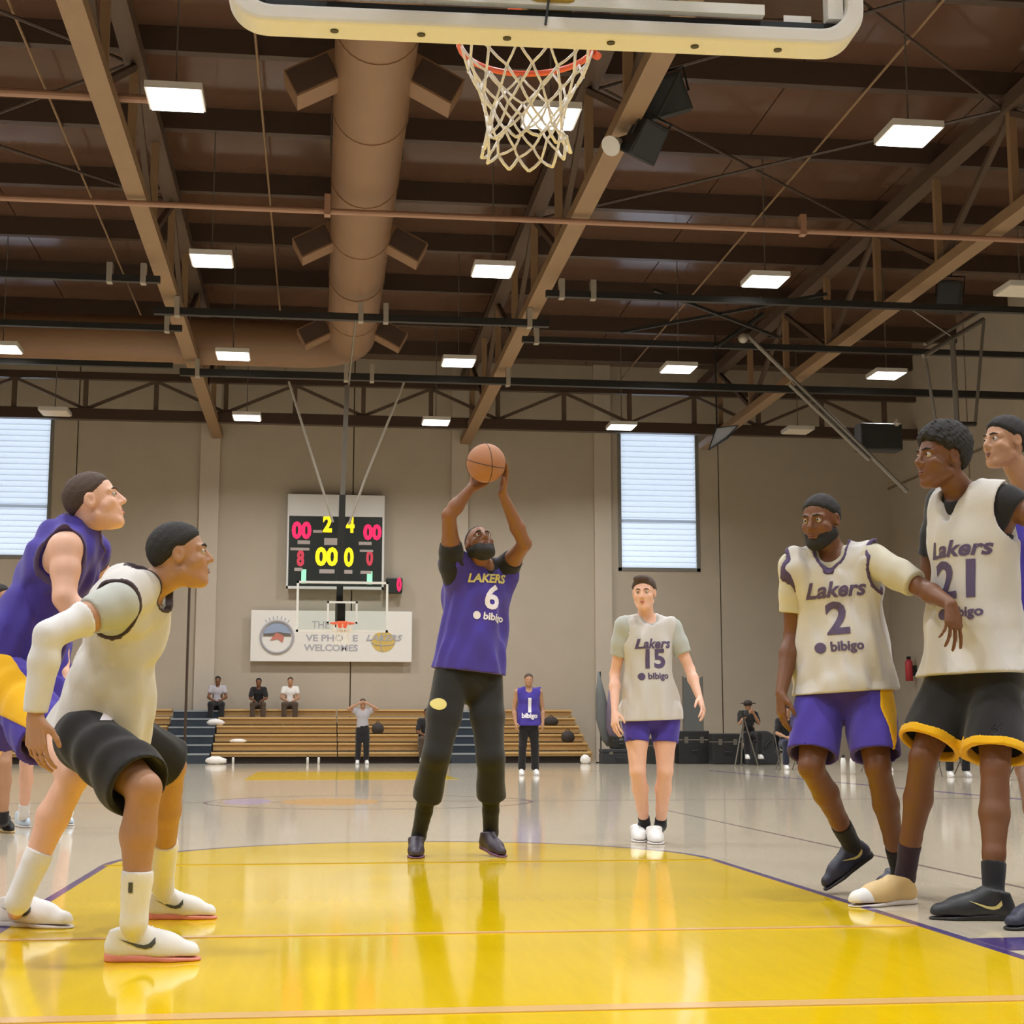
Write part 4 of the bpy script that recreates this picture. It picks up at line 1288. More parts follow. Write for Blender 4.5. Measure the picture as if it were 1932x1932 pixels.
    if tee:
        fr = tee.get('to', .62)
        ex = [j['el_r'], j['el_l']]
        f = Field(np.minimum(tl, np.min([tuple(p) for p in ex], 0) - .1), np.maximum(tu, np.max([tuple(p) for p in ex], 0) + .1), res)
        torso(f, .008, skirt=tee.get('skirt'))
        for sd in 'rl':
            a, b = j['sh_' + sd], j['el_' + sd]
            to = tee.get('to_' + sd, fr)
            f2 = Field(np.minimum(a, b) - np.array([.12] * 3), np.maximum(a, b) + np.array([.12] * 3), res)
            e = a + (b - a) * to
            f.cone(a, a + (b - a) * to * .6, .062 * sc, .056 * sc, k=.02, inf=.012)
            f.cone(a + (b - a) * to * .6, e, .056 * sc, .050 * sc, k=.02, inf=.014)
            # square cuff
            d_ = (b - a).normalized()
            W = f.win(np.array(e) - .1, np.array(e) + .1)
            if W:
                sl, (X, Y, Z) = W
                pl = (X - e.x) * d_.x + (Y - e.y) * d_.y + (Z - e.z) * d_.z
                f.F[sl] = np.maximum(f.F[sl], np.where(pl > -.005, pl, f.F[sl]))
        neckhole(f, tee.get('neck', .058), .02)
        if tee.get('hem') is not None:
            f.cut(pel - upv * tee['hem'], -upv)
        else:
            f.cut(pel - upv * .02, -upv)
        f.folds(.0022, 30, 11)
        out['tee'] = fpart('undershirt' if look.get('jersey') else 'shirt', f, M[tee['mat']], g, tee.get('label'))
    jer = look.get('jersey')
    if jer:
        def jf(inf):
            f = Field(tl, tu, res)
            torso(f, .020 + inf, k=.05, skirt=jer.get('skirt', .13))
            if jer.get('hips', True):
                e = pel - upv * jer.get('skirt', .13)
                f.loft(S_[3][0] - upv * .02, e, (S_[3][1][0] + .004, S_[3][1][1] + .004), (S_[0][1][0] + .040, S_[0][1][1] + .034), mid_s, mid_f, k=.04, inf=.016 + inf)
            f.folds(jer.get('fold', .011), 40, jer.get('seed', 1), (1, 1, .35))
            f2 = torso(Field(tl, tu, res), .013 + inf)
            if look.get('shorts') and jer.get('hips', True):
                f2.loft(S_[1][0] - upv * .03, S_[0][0], (S_[1][1][0] + .004, S_[1][1][1] + .006), (S_[0][1][0] + .012, S_[0][1][1] + .016), pl_side, pl_front, k=.05, inf=.024 + inf)
                for sd in 'rl':
                    ha, hb = j['hip_' + sd], j['kn_' + sd]
                    ha = ha - (pl_side if sd == 'r' else -pl_side) * .01
                    f2.cone(ha, ha + (hb - ha) * .4, .112 * sc, .114 * sc, k=.05, inf=.022 + inf)
            f.F = np.minimum(f.F, f2.F)
            return f
        f = jf(0)
        for sd in 'rl': armhole(f, sd, jer.get('arm', .085))
        neckhole(f, jer.get('neck', .070), jer.get('dep', .06))
        f.cut(pel - upv * jer.get('skirt', .13), -upv)
        out['jersey'] = fpart('jersey', f, M[jer['mat']], g)
        if jer.get('trim'):
            f = jf(.003)
            for sd in 'rl': armhole(f, sd, jer.get('arm', .085))
            neckhole(f, jer.get('neck', .070), jer.get('dep', .06))
            f2 = Field(tl, tu, res); f2.F = jf(.003).F
            for sd in 'rl': armhole(f2, sd, jer.get('arm', .085), inf=.017, m=.04)
            neckhole(f2, jer.get('neck', .070), jer.get('dep', .06), inf=.014)
            f.F = np.maximum(f.F, -(f2.F - .0005))
            f.cut(pel - upv * jer.get('skirt', .13), -upv)
            fpart('jersey_trim', f, M[jer['trim']], g)
    sho = look.get('shorts')
    if sho:
        lo2 = np.min([tuple(j[k]) for k in ('hip_r', 'hip_l', 'kn_r', 'kn_l')], 0) - .26 * sc
        hi2 = np.max([tuple(j[k]) for k in ('hip_r', 'hip_l', 'kn_r', 'kn_l')], 0) + .26 * sc
        fr = sho.get('to', .78)
        fl_ = sho.get('flare', .118)
        def sf(inf, fr_=fr):
            f = Field(lo2, hi2, res)
            f.loft(S_[1][0] - upv * .03, S_[0][0], (S_[1][1][0] + .004, S_[1][1][1] + .006), (S_[0][1][0] + .012, S_[0][1][1] + .016), pl_side, pl_front, k=.05, inf=.006 + inf)
            for sd in 'rl':
                a, b = j['hip_' + sd], j['kn_' + sd]
                side = pl_side if sd == 'r' else -pl_side
                a = a - side * .01
                e = a + (b - a) * (fr_ + .15)
                f.cone(a, e, .112 * sc, fl_ * sc, k=sho.get('k', .05), inf=inf)
            return f
        f = sf(0)
        f.folds(sho.get('fold', .006), 34, 21, (1, 1, .3))
        for sd in 'rl':
            a, b = j['hip_' + sd], j['kn_' + sd]
            d_ = (b - a).normalized()
            e = a + (b - a) * fr
            W = f.win(np.array(e) - .26, np.array(e) + .26)
            sl, (X, Y, Z) = W
            pl = (X - e.x) * d_.x + (Y - e.y) * d_.y + (Z - e.z) * d_.z
            # only on this leg's own side
            o = 'l' if sd == 'r' else 'r'
            ca, cb = j['hip_' + o], j['kn_' + o]
            def dist(p0, p1):
                ab = p1 - p0; L2 = ab.length_squared
                t = np.clip(((X - p0.x) * ab.x + (Y - p0.y) * ab.y + (Z - p0.z) * ab.z) / L2, 0, 1.2)
                return (X - p0.x - t * ab.x) ** 2 + (Y - p0.y - t * ab.y) ** 2 + (Z - p0.z - t * ab.z) ** 2
            mine = dist(a, b) < dist(ca, cb)
            f.F[sl] = np.where(mine & (pl > -.02), np.maximum(f.F[sl], pl), f.F[sl])
            f.cone(a + (b - a) * (fr - .12), a + (b - a) * (fr + .25), (fl_ - .022) * sc, (fl_ - .008) * sc, k=.006, mode='sub', m=.03)
        base = f.F.copy()
        out['shorts'] = fpart('shorts', f, M[sho['mat']], g)
        if sho.get('hem'):
            f.F = base - .004
            hm = np.full(base.shape, 1.0, dtype=np.float32)
            for sd in 'rl':
                a, b = j['hip_' + sd], j['kn_' + sd]
                d_ = (b - a).normalized(); e = a + (b - a) * fr
                X, Y, Z = f.ax(0), f.ax(1), f.ax(2)
                pl = (X - e.x) * d_.x + (Y - e.y) * d_.y + (Z - e.z) * d_.z
                rr = (X - e.x) ** 2 + (Y - e.y) ** 2 + (Z - e.z) ** 2
                hm = np.minimum(hm, np.where(rr < (.20 * sc) ** 2, np.maximum(-pl - sho.get('hem_w', .035), pl - .004), 1.0))
            f.F = np.maximum(f.F, hm)
            fpart('shorts_hem', f, M[sho['hem']], g)
        if sho.get('stripe'):
            f.F = base - .004
            X, Y, Z = f.ax(0), f.ax(1), f.ax(2)
            st = np.full(base.shape, 1.0, dtype=np.float32)
            for sd in sho.get('stripe_sides', 'rl'):
                a, b = j['hip_' + sd], j['kn_' + sd]
                side = (pl_side if sd == 'r' else -pl_side)
                cc = V(sho['stripe_dir']) if sho.get('stripe_dir') else side
                d_ = (b - a).normalized()
                tq = ((X - a.x) * d_.x + (Y - a.y) * d_.y + (Z - a.z) * d_.z) / ((b - a).length * fr)
                wd = sho.get('stripe_w', .045) * np.clip(1.05 - np.maximum(tq - .45, 0) * 1.7, .0, 1.05)
                nn = d_.cross(cc).normalized()
                u = np.abs((X - a.x) * nn.x + (Y - a.y) * nn.y + (Z - a.z) * nn.z) - wd
                v = -((X - a.x) * cc.x + (Y - a.y) * cc.y + (Z - a.z) * cc.z) + .03
                st = np.minimum(st, np.maximum(u, v))
            f.F = np.maximum(f.F, st)
            fpart('shorts_stripe', f, M[sho['stripe']], g)
    pan = look.get('pants')
    if pan:
        ks = ('hip_r', 'hip_l', 'kn_r', 'kn_l', 'an_r', 'an_l')
        f = Field(np.min([tuple(j[k]) for k in ks], 0) - .25 * sc, np.max([tuple(j[k]) for k in ks], 0) + .25 * sc, res)
        f.loft(S_[1][0], S_[0][0], (S_[1][1][0] + .006, S_[1][1][1] + .006), (S_[0][1][0] + .01, S_[0][1][1] + .012), pl_side, pl_front, k=.04, inf=.008)
        for sd in 'rl':
            a, b, c = j['hip_' + sd], j['kn_' + sd], j['an_' + sd]
            side = pl_side if sd == 'r' else -pl_side
            a = a - side * .012
            e = b + (c - b) * pan.get('to', .5)
            m_ = pan.get('fit', 1.0) * sc
            f.cone(a, a + (b - a) * .5, .112 * m_, .100 * m_, k=.03)
            f.cone(a + (b - a) * .5, b, .100 * m_, .082 * m_, k=.03)
            f.cone(b, e + (c - b).normalized() * .08, .082 * m_, pan.get('hem', .078) * m_, k=.03)
        for sd in 'rl':
            b, c = j['kn_' + sd], j['an_' + sd]
            d_ = (c - b).normalized(); e = b + (c - b) * pan.get('to', .5)
            W = f.win(np.array(e) - .18, np.array(e) + .18)
            sl, (X, Y, Z) = W
            pl = (X - e.x) * d_.x + (Y - e.y) * d_.y + (Z - e.z) * d_.z
            rr = (X - e.x) ** 2 + (Y - e.y) ** 2 + (Z - e.z) ** 2
            f.F[sl] = np.where((pl > -.02) & (rr < .17 ** 2), np.maximum(f.F[sl], pl), f.F[sl])
        f.folds(.003, 24, 31)
        out['pants'] = fpart('trousers', f, M[pan['mat']], g)
    for sd in 'rl':
        so = look.get('socks_' + sd, look.get('socks'))
        b, c = j['kn_' + sd], j['an_' + sd]
        if so:
            top = so.get('to', .62)
            e = b + (c - b) * top
            f = Field(np.minimum(np.minimum(e, c), j['heel_' + sd]) - np.array([.13] * 3), np.maximum(e, c) + np.array([.13] * 3), min(res, .006))
            back = -pl_front
            mid = b + (c - b) * .68
            m_ = sc * look.get('legs', 1.0)
            if top < .68:
                f.cone(e, mid, (.043 + (.68 - top) * .035) * m_, .043 * m_, k=.01, inf=.007)
                f.cone(mid, c, .043 * m_,   .036 * m_, k=.01, inf=.009)
            else:
                f.cone(e, c, (.043 - (top - .68) * .022) * m_, .036 * m_, k=.01, inf=.007)
            f.cone(c, j['heel_' + sd] + (j['toe_' + sd] - j['heel_' + sd]) * .3 + V(0, 0, .05), .036 * sc, .033 * sc, k=.02, inf=.005)
            f.cut(e, b - c)
            f.folds(.001, 70, 5)
            out['sock_' + sd] = fpart('sock', f, M[so['mat']], g)
        sl_ = look.get('sleeve_' + sd)
        if sl_:
            a, b, c = j['sh_' + sd], j['el_' + sd], j['wr_' + sd]
            f = Field(np.min([tuple(a), tuple(b), tuple(c)], 0) - .1, np.max([tuple(a), tuple(b), tuple(c)], 0) + .1, res)
            arm(f, sd, .009)
            p0 = a + (b - a) * sl_.get('from', .35)
            da = (b - a).normalized()
            pl = (f.ax(0) - p0.x) * da.x + (f.ax(1) - p0.y) * da.y + (f.ax(2) - p0.z) * da.z
            dn = (c - b).normalized()
            near_fore = ((f.ax(0) - b.x) * dn.x + (f.ax(1) - b.y) * dn.y + (f.ax(2) - b.z) * dn.z)
            f.F = np.where(near_fore < .06, np.maximum(f.F, -pl), f.F)
            f.cut(b + (c - b) * sl_.get('to', .9), c - b)
            f.folds(.002, 40, 8)
            fpart('arm_sleeve', f, M[sl_['mat']], g)
        # ---- shoe
        shoe = look.get('shoe_' + sd, look.get('shoe'))
        if shoe:
            h, t = j['heel_' + sd], j['toe_' + sd]
            y = (t - h); Ln = y.length; y.normalize()
            tou = V(shoe.get('up', (0, 0, 1)))
            F_ = frame(y, tou)
            P_ = lambda a, b, c: h + F_ @ V(a, b, c)
            mid = (h + t) / 2
            f = Field(np.minimum(h, t) - np.array([.15] * 3), np.maximum(h, t) + np.array([.15, .15, .22]), min(res, .006))
            w_ = shoe.get('wide', 1.0) * Ln / .31
            hgt = shoe.get('high', .115) * sc
            f.cone(P_(0, .13 * Ln, .048), P_(0, .62 * Ln, .038), .036 * w_, .044 * w_, k=.03)
            f.cone(P_(0, .62 * Ln, .038), P_(0, .87 * Ln, .028), .044 * w_, .034 * w_, k=.03)
            f.cone(P_(0, .2 * Ln, hgt), P_(0, .16 * Ln, .05), .046 * w_, .042 * w_, k=.03)
            f.cone(P_(0, .24 * Ln, hgt * .9), P_(0, .66 * Ln, .048), .043 * w_, .036 * w_, k=.03)
            zf = F_ @ V(0, 0, 1)
            f.cut(P_(0, 0, .018), -zf)
            f.cut(P_(0, .2 * Ln, hgt + .01), F_ @ V(0, -.25, 1))
            up = fpart('shoe', f, M[shoe['mat']], g, shoe.get('label'))
            f = Field(np.minimum(h, t) - np.array([.1] * 3), np.maximum(h, t) + np.array([.1] * 3), min(res, .005))
            for a, b, ra, rb in ((.13, .42, .041, .037), (.42, .68, .037, .051), (.68, .87, .051, .040)):
                f.loft(P_(0, a * Ln, .0), P_(0, b * Ln, .0), (ra * w_, .2), (rb * w_, .2), F_ @ V(1, 0, 0), zf, k=.02, m=.2)
            f.cut(P_(0, 0, 0.001), -zf)
            f.cut(P_(0, 0, .030), F_ @ V(0, .06, 1))
            fs = fpart('sole', f, M[shoe['sole']], up)
            if shoe.get('mark'):
                view = V(shoe['mark_dir'])
                rr_ = F_ @ V(0, 1, 0)
                rr_ = rr_ if rr_.cross(zf).dot(view) > 0 else -rr_
                fl2 = 1 if rr_.dot(y) > 0 else -1
                decal('shoe_mark', outline_mesh([(x * .058 * w_ * fl2 * shoe.get('mark_flip', 1), z * .042) for x, z in CHECK][::(1 if fl2 * shoe.get('mark_flip', 1) > 0 else -1)]), up, P_(0, .36 * Ln, .062), rr_, zf, M[shoe['mark']])
            if shoe.get('toe'):
                f = Field(np.minimum(h, t) - np.array([.12] * 3), np.maximum(h, t) + np.array([.12] * 3), min(res, .006))
                f.cone(P_(0, .62 * Ln, .038), P_(0, .87 * Ln, .028), .044 * w_, .034 * w_, k=.03, inf=.004)
                f.cut(P_(0, .66 * Ln, 0), -(F_ @ V(0, 1, .3)))
                f.cut(P_(0, 0, .020), -zf)
                fpart('toe_cap', f, M[shoe['toe']], up)
            if fine:
                mb = MB()
                for k in range(4):
                    yy = (.40 + .07 * k) * Ln
                    zz = hgt * .9 + (.048 - hgt * .9) * ((yy - .24 * Ln) / (.42 * Ln)) + .037 * w_
                    mb.tube([P_(-.026 * w_, yy, zz - .008), P_(0, yy + .005, zz + .004), P_(.026 * w_, yy, zz - .008)], .0035, 5)
                part('laces', mb, M[shoe.get('lace', shoe['mat'])], up)
    return out

def jersey_print(pr, mt, number=None, word=None, sponsor=None, at=.0, num_h=.15, word_h=.075, num_up=.0, word_up=.16, sp_up=-.13, right=None):
    """number, team word and sponsor line on the jersey front"""
    jy = pr['jersey']
    if jy is None: return
    r = V(right) if right else -pr['side']
    r = (r - pr['up'] * r.dot(pr['up'])).normalized()
    c0 = pr['pel'] + (pr['chest'] - pr['pel']) * .52 + r * at
    u = pr['up']
    if word:
        decal('team_word', text_mesh(word, word_h * 1.35, .28, 0, .004 * word_h * 10), jy, c0 + u * word_up, r, u, M[mt])
    if number:
        decal('number', text_mesh(number, num_h * 1.38, 0, 0, .006), jy, c0 + u * num_up, r, u, M[mt])
    if sponsor:
        ring = outline_mesh([(.026 * math.cos(a * .5236), .026 * math.sin(a * .5236)) for a in range(12)])
        decal('sponsor_mark', ring, jy, c0 + u * sp_up - r * .088, r, u, M[mt])
        decal('sponsor_word', text_mesh(sponsor, .062, 0, 0, .002), jy, c0 + u * sp_up + r * .03, r, u, M[mt])
# ------------------------------------------------------------------ the people
mat('skin_deep', (112, 72, 46), 0.5, spec=0.4)
mat('skin_brown', (130, 86, 56), 0.5, spec=0.4)
mat('skin_tan', (172, 128, 98), 0.5, spec=0.4)
mat('skin_fair', (226, 178, 152), 0.5, spec=0.4)
mat('hair_black', (30, 27, 25), 0.8, bump=.4, bscale=250)
mat('hair_brown', (72, 54, 42), 0.75, bump=.4, bscale=250)
mat('eye_white', (184, 174, 164), 0.3)
mat('eye_dark', (34, 24, 18), 0.2)
mat('lip_brown', (112, 62, 52), 0.45)
mat('lip_pink', (188, 112, 104), 0.45)
def cloth(name, c): return mat(name, c, 0.9, bump=.12, bscale=220, spec=.2, sheen=.15)
cloth('jersey_purple', (72, 60, 150)); cloth('jersey_white', (200, 196, 190)); cloth('tee_grey', (176, 178, 170))
cloth('tee_cream', (196, 190, 170)); cloth('cloth_black', (40, 39, 40)); cloth('cloth_navy', (48, 50, 66))
cloth('cloth_gold', (226, 172, 24)); cloth('sock_white', (226, 224, 222)); cloth('sock_black', (36, 35, 37)); cloth('sock_plum', (52, 38, 48))
cloth('shorts_purple', (74, 60, 156)); cloth('sleeve_white', (212, 210, 208)); cloth('trim_dark', (70, 58, 62)); cloth('trim_purple', (86, 72, 104))
cloth('tee_white', (222, 218, 212)); cloth('cloth_brown', (80, 66, 54)); cloth('tee_lilac', (176, 172, 176))
mat('print_white', (226, 222, 230), .7); mat('print_purple', (86, 72, 104), .7); mat('print_gold', (214, 200, 120), .7)
mat('shoe_white', (228, 226, 222), .5); mat('shoe_black', (36, 37, 40), .5); mat('shoe_navy', (40, 42, 62), .5)
mat('shoe_dark_plum', (54, 44, 56), .5); mat('shoe_gold', (206, 176, 120), .5); mat('shoe_ice', (190, 206, 220), .5)
mat('sole_pink', (228, 142, 124), .5); mat('sole_white', (214, 208, 204), .5); mat('sole_plum', (108, 66, 96), .5); mat('sole_black', (34, 34, 34), .5)
mat('mark_dark', (70, 72, 70), .5); mat('mark_gold', (210, 196, 128), .5)

def feet(j, sd, toe, heel):
    j['toe_' + sd] = toe; j['heel_' + sd] = heel

# --- the shooter
ball_c = V((0.991, 9.220, 2.395))
j = dict(hip_r=(0.815, 9.620, 1.114), hip_l=(1.045, 9.720, 1.108), sh_r=(0.812, 9.520, 1.805), sh_l=(1.164, 9.700, 1.789), neck=(1.003, 9.660, 1.823),
         head=(0.985, 9.520, 1.924), face=(.18, -.80, .55), el_r=(0.775, 9.340, 2.086), el_l=(1.260, 9.450, 1.930), wr_r=(0.910, 9.320, 2.254), wr_l=(1.102, 9.300, 2.219),
         kn_r=(0.716, 9.500, 0.625), kn_l=(1.061, 9.550, 0.608), an_r=(0.640, 9.860, 0.116), an_l=(1.094, 9.840, 0.134))
j['toe_r'] = V((0.605, 9.557, 0.000)); j['heel_r'] = j['toe_r'] + V(.02, .31, 0.0)
j['toe_l'] = V((1.146, 9.571, 0.000)); j['heel_l'] = V((1.040, 9.840, 0.042))
wr = V(j['wr_r']); wl = V(j['wr_l'])
j['hand_r'] = dict(d=(.62, .15, .42), palm=ball_c - (wr + V(.05, .01, .04)), curl=(.22, .22, .22, .25), spread=.14, thumb_side=-1, thumb=(.9, .8, .6))
j['hand_l'] = dict(d=(.10, -.22, .95), palm=ball_c - (wl + V(.02, -.02, .1)), curl=(.16, .16, .18, .22), spread=.14, thumb_side=1, thumb=(.9, .8, .6))
p = make_person('person', 'player in purple jersey number six raising a basketball to shoot', j, dict(
    scale=1.04, flare=-.022, bulk=1.10, head=1.06, skin='skin_brown', hair='hair_black', hair_th=.004, hairline=(.62, .78, .030), beard='hair_black', beard_th=.013,
    tee=dict(mat='cloth_black', to=.42, neck=.060), jersey=dict(mat='jersey_purple', arm=.080, neck=.074, dep=.075, skirt=-.03, seed=4),
    pants=dict(mat='cloth_black', to=.50, fit=1.0, hem=.092), socks=dict(mat='sock_black', to=.28),
    shoe=dict(mat='shoe_dark_plum', sole='sole_plum', high=.10)), res=.0075)
jersey_print(p, 'print_white', '6', None, 'bibigo', at=.075, num_h=.15, num_up=.135, sp_up=.02, right=(1, .12, 0))
decal('team_word', text_mesh('LAKERS', .075, .25, 0, .003), p['jersey'], p['pel'] + (p['chest'] - p['pel']) * .52 + V(.055, 0, .25), (1, .12, 0), p['up'], M['print_gold'])
hm = p['pants']
ovl = outline_mesh([(.046 * math.cos(a * .393), .036 * math.sin(a * .393)) for a in range(16)])
decal('pants_logo', ovl, hm, V((0.724, 9.550, 0.935)), (1, .1, 0), (0, 0, 1), M['print_gold'])
b = thing('basketball', 'orange brown basketball held overhead by the shooter', 'basketball', ball_c)
part('cover', MB().ball(ball_c, .121, 32, 20), M['ball_leather'], b, smooth=True)
mb = MB()
for ax_ in ((1, .2, .1), (0, 1, .3), (.2, -.3, 1)):
    n = V(ax_).normalized(); u = n.orthogonal().normalized(); v = n.cross(u)
    mb.tube([ball_c + (u * math.cos(k * math.pi / 16) + v * math.sin(k * math.pi / 16)) * .1205 for k in range(32)], .0024, 5, closed=True)
part('seam', mb, M['ball_seam'], b)

# --- white jersey fifteen
j = dict(hip_r=(2.220, 10.780, 0.902), hip_l=(2.450, 10.780, 0.903), sh_r=(2.142, 10.720, 1.516), sh_l=(2.496, 10.760, 1.507), neck=(2.312, 10.760, 1.585),
         head=(2.274, 10.660, 1.738), face=(-.35, -.93, -.08), el_r=(2.085, 10.800, 1.175), el_l=(2.613, 10.720, 1.204), wr_r=(2.048, 10.620, 0.900), wr_l=(2.636, 10.550, 0.999),
         kn_r=(2.217, 10.680, 0.497), kn_l=(2.422, 10.720, 0.496), an_r=(2.319, 10.950, 0.122), an_l=(2.423, 10.900, 0.110))
j['toe_r'] = V((2.258, 10.797, 0.000)); j['heel_r'] = j['toe_r'] + V(.04, .30, 0)
j['toe_l'] = V((2.327, 10.578, 0.000)); j['heel_l'] = j['toe_l'] + V(.04, .30, 0)
p = make_person('person', 'pale player in white jersey fifteen walking behind the shooter', j, dict(
    scale=.96, bulk=.93, head=1.0, skin='skin_fair', hair='hair_brown', hair_th=.012, fringe=True, brow='hair_brown', lip='lip_pink', arms=.9,
    tee=dict(mat='tee_grey', to=.62, neck=.056), jersey=dict(mat='jersey_white', arm=.090, neck=.074, dep=.08, skirt=.05, seed=9),
    shorts=dict(mat='shorts_purple', to=.52, flare=.098, k=.012), socks=dict(mat='sock_black', to=.86),
    shoe=dict(mat='shoe_white', sole='sole_white', high=.10, wide=1.15)), res=.008)
jersey_print(p, 'print_purple', '15', 'Lakers', 'bibigo', at=-.01, num_h=.13, num_up=.055, word_up=.165, word_h=.07, sp_up=-.06)

# --- white jersey two
j = dict(hip_r=(2.356, 7.080, 0.983), hip_l=(2.564, 6.980, 0.976), sh_r=(2.247, 7.080, 1.547), sh_l=(2.565, 6.900, 1.562), neck=(2.424, 7.040, 1.601),
         head=(2.348, 6.980, 1.747), face=(-.72, -.66, -.14), el_r=(2.246, 7.140, 1.222), el_l=(2.706, 6.660, 1.406), wr_r=(2.145, 7.020, 0.941), wr_l=(2.736, 6.420, 1.314),
         kn_r=(2.246, 6.920, 0.601), kn_l=(2.527, 6.820, 0.602), an_r=(2.542, 7.250, 0.233), an_l=(2.727, 7.100, 0.105))
j['toe_r'] = V((2.405, 7.250, 0.026)); j['toe_r'].z = 0.012; j['heel_r'] = V((2.662, 7.280, 0.175))
j['toe_l'] = V((2.599, 7.098, 0.000)); j['heel_l'] = j['toe_l'] + V(.20, .20, 0)
j['hand_l'] = dict(d=(-.05, -.25, -.95), palm=(-.3, .9, -.2), curl=(.2, .25, .3, .4), spread=.16, thumb_side=1, thumb=(.8, .6, .4))
j['hand_r'] = dict(d=(-.06, -.12, -.97), palm=(.9, .1, .1), curl=(.3, .4, .45, .5), spread=.05)
p = make_person('person', 'bearded player in white jersey two stepping toward his neighbour', j, dict(
    scale=1.0, bulk=1.04, flare=-.006, head=1.05, skin='skin_deep', hair='hair_black', hair_th=.008, beard='hair_black', beard_th=.007,
    tee=dict(mat='tee_cream', to_r=.66, to_l=.86, neck=.060), jersey=dict(mat='jersey_white', arm=.092, neck=.078, dep=.085, skirt=.035, seed=2, trim='trim_purple'),
    shorts=dict(mat='shorts_purple', to=.86, flare=.118, stripe='cloth_gold', stripe_sides='l', stripe_dir=(.42, -.9, 0), stripe_w=.050), socks=dict(mat='sock_black', to=.74),
    shoe=dict(mat='shoe_navy', sole='sole_black', high=.10, mark='mark_gold', mark_dir=(0, -1, 0), mark_flip=1),
    shoe_r=dict(mat='shoe_navy', sole='sole_black', high=.10, mark='mark_gold', mark_dir=(0, -1, 0), mark_flip=1, up=(-.55, 0, .8))), res=.007)
jersey_print(p, 'print_purple', '2', 'Lakers', 'bibigo', at=-.02, num_h=.15, num_up=.0, word_up=.14, word_h=.075, sp_up=-.125, right=(.97, -.22, 0))

# --- white jersey at the right edge, in profile
j = dict(hip_r=(2.881, 6.720, 1.046), hip_l=(3.000, 6.550, 1.021), sh_r=(2.873, 6.780, 1.821), sh_l=(3.048, 6.500, 1.782), neck=(2.931, 6.660, 1.853),
         head=(2.795, 6.600, 1.988), face=(-.97, -.2, .02), el_r=(2.820, 6.860, 1.476), el_l=(3.203, 6.360, 1.651), wr_r=(2.882, 6.800, 1.230), wr_l=(3.206, 6.300, 1.355),
         kn_r=(2.664, 6.620, 0.648), kn_l=(2.897, 6.400, 0.605), an_r=(2.623, 6.780, 0.118), an_l=(2.809, 6.280, 0.084))
j['toe_r'] = V((2.329, 6.683, 0.000)); j['heel_r'] = V((2.676, 6.813, 0.000))
j['toe_l'] = V((2.503, 6.228, 0.000)); j['heel_l'] = V((2.841, 6.149, 0.000))
p = make_person('person', 'tall player in white jersey and black shorts with gold hems, right edge', j, dict(
    scale=1.06, bulk=1.06, head=1.16, skin='skin_deep', hair='hair_black', hair_th=.018, afro=True, flare=.030, hair_tex=.006, hair_freq=170,
    tee=dict(mat='cloth_black', to_r=.72, to_l=.28, neck=.060), jersey=dict(mat='jersey_white', arm=.100, neck=.078, dep=.13, skirt=.02, seed=6, fold=.012),
    shorts=dict(mat='cloth_black', to=.86, flare=.132, hem='cloth_gold', hem_w=.036), socks_r=dict(mat='sock_plum', to=.72), socks_l=dict(mat='sock_black', to=.74),
    shoe_r=dict(mat='shoe_gold', sole='sole_white', high=.10, toe='shoe_white', label='white and gold sneaker'),
    shoe_l=dict(mat='shoe_black', sole='sole_black', high=.105, mark='mark_gold', mark_dir=(0, -1, 0), mark_flip=1)), res=.007)
jersey_print(p, 'print_purple', '21', 'Lakers', 'bibigo', at=.03, num_h=.17, num_up=-.01, word_up=.135, word_h=.075, sp_up=-.15)

# --- purple jersey, mostly cut by the right edge
j = dict(hip_r=(3.507, 7.200, 1.087), hip_l=(3.647, 7.100, 1.066), sh_r=(3.477, 7.250, 1.930), sh_l=(3.748, 7.100, 1.893), neck=(3.575, 7.200, 1.967),
         head=(3.362, 7.150, 2.179), face=(-.96, -.25, .05), el_r=(3.618, 7.350, 1.562), el_l=(3.842, 7.000, 1.580), wr_r=(3.557, 7.200, 1.257), wr_l=(3.795, 6.900, 1.264),
         kn_r=(3.189, 6.700, 0.598), kn_l=(3.493, 6.800, 0.595), an_r=(2.957, 6.100, 0.101), an_l=(3.542, 6.900, 0.085))
j['neck'] = (3.511, 7.200, 1.965)
j['toe_r'] = V((2.656, 5.826, 0.000)); j['heel_r'] = V((2.917, 5.961, 0.000))
j['toe_l'] = V((3.501, 7.034, 0.000)); j['heel_l'] = V((3.582, 6.789, 0.000))
make_person('person', 'dark haired player in purple behind the right edge player', j, dict(
    scale=1.0, head=1.1, skin='skin_tan', hair='hair_black', hair_th=.014, jersey=dict(mat='jersey_purple', arm=.085, neck=.074, dep=.06, skirt=.05),
    shorts=dict(mat='cloth_black', to=.78, hem='cloth_gold'), socks=dict(mat='sock_black', to=.7), shoe=dict(mat='shoe_navy', sole='sole_black', high=.1)), res=.009)

# --- crouching player, left front
j = dict(hip_r=(-0.819, 5.620, 0.746), hip_l=(-0.774, 5.920, 0.771), sh_r=(-0.704, 5.500, 1.202), sh_l=(-0.643, 5.840, 1.235), neck=(-0.636, 5.680, 1.294),
         head=(-0.507, 5.640, 1.385), face=(.97, .12, .14), el_r=(-0.906, 5.340, 1.082), el_l=(-0.680, 6.100, 1.001), wr_r=(-0.943, 5.360, 0.810), wr_l=(-0.763, 6.120, 0.853),
         kn_r=(-0.577, 5.360, 0.570), kn_l=(-0.561, 6.120, 0.629), an_r=(-0.599, 5.380, 0.135), an_l=(-0.623, 6.580, 0.144))
j['toe_r'] = V((-0.375, 5.410, 0.000)); j['heel_r'] = V((-0.696, 5.425, 0.000))
j['toe_l'] = V((-0.397, 6.590, 0.000)); j['heel_l'] = V((-0.687, 6.626, 0.000))
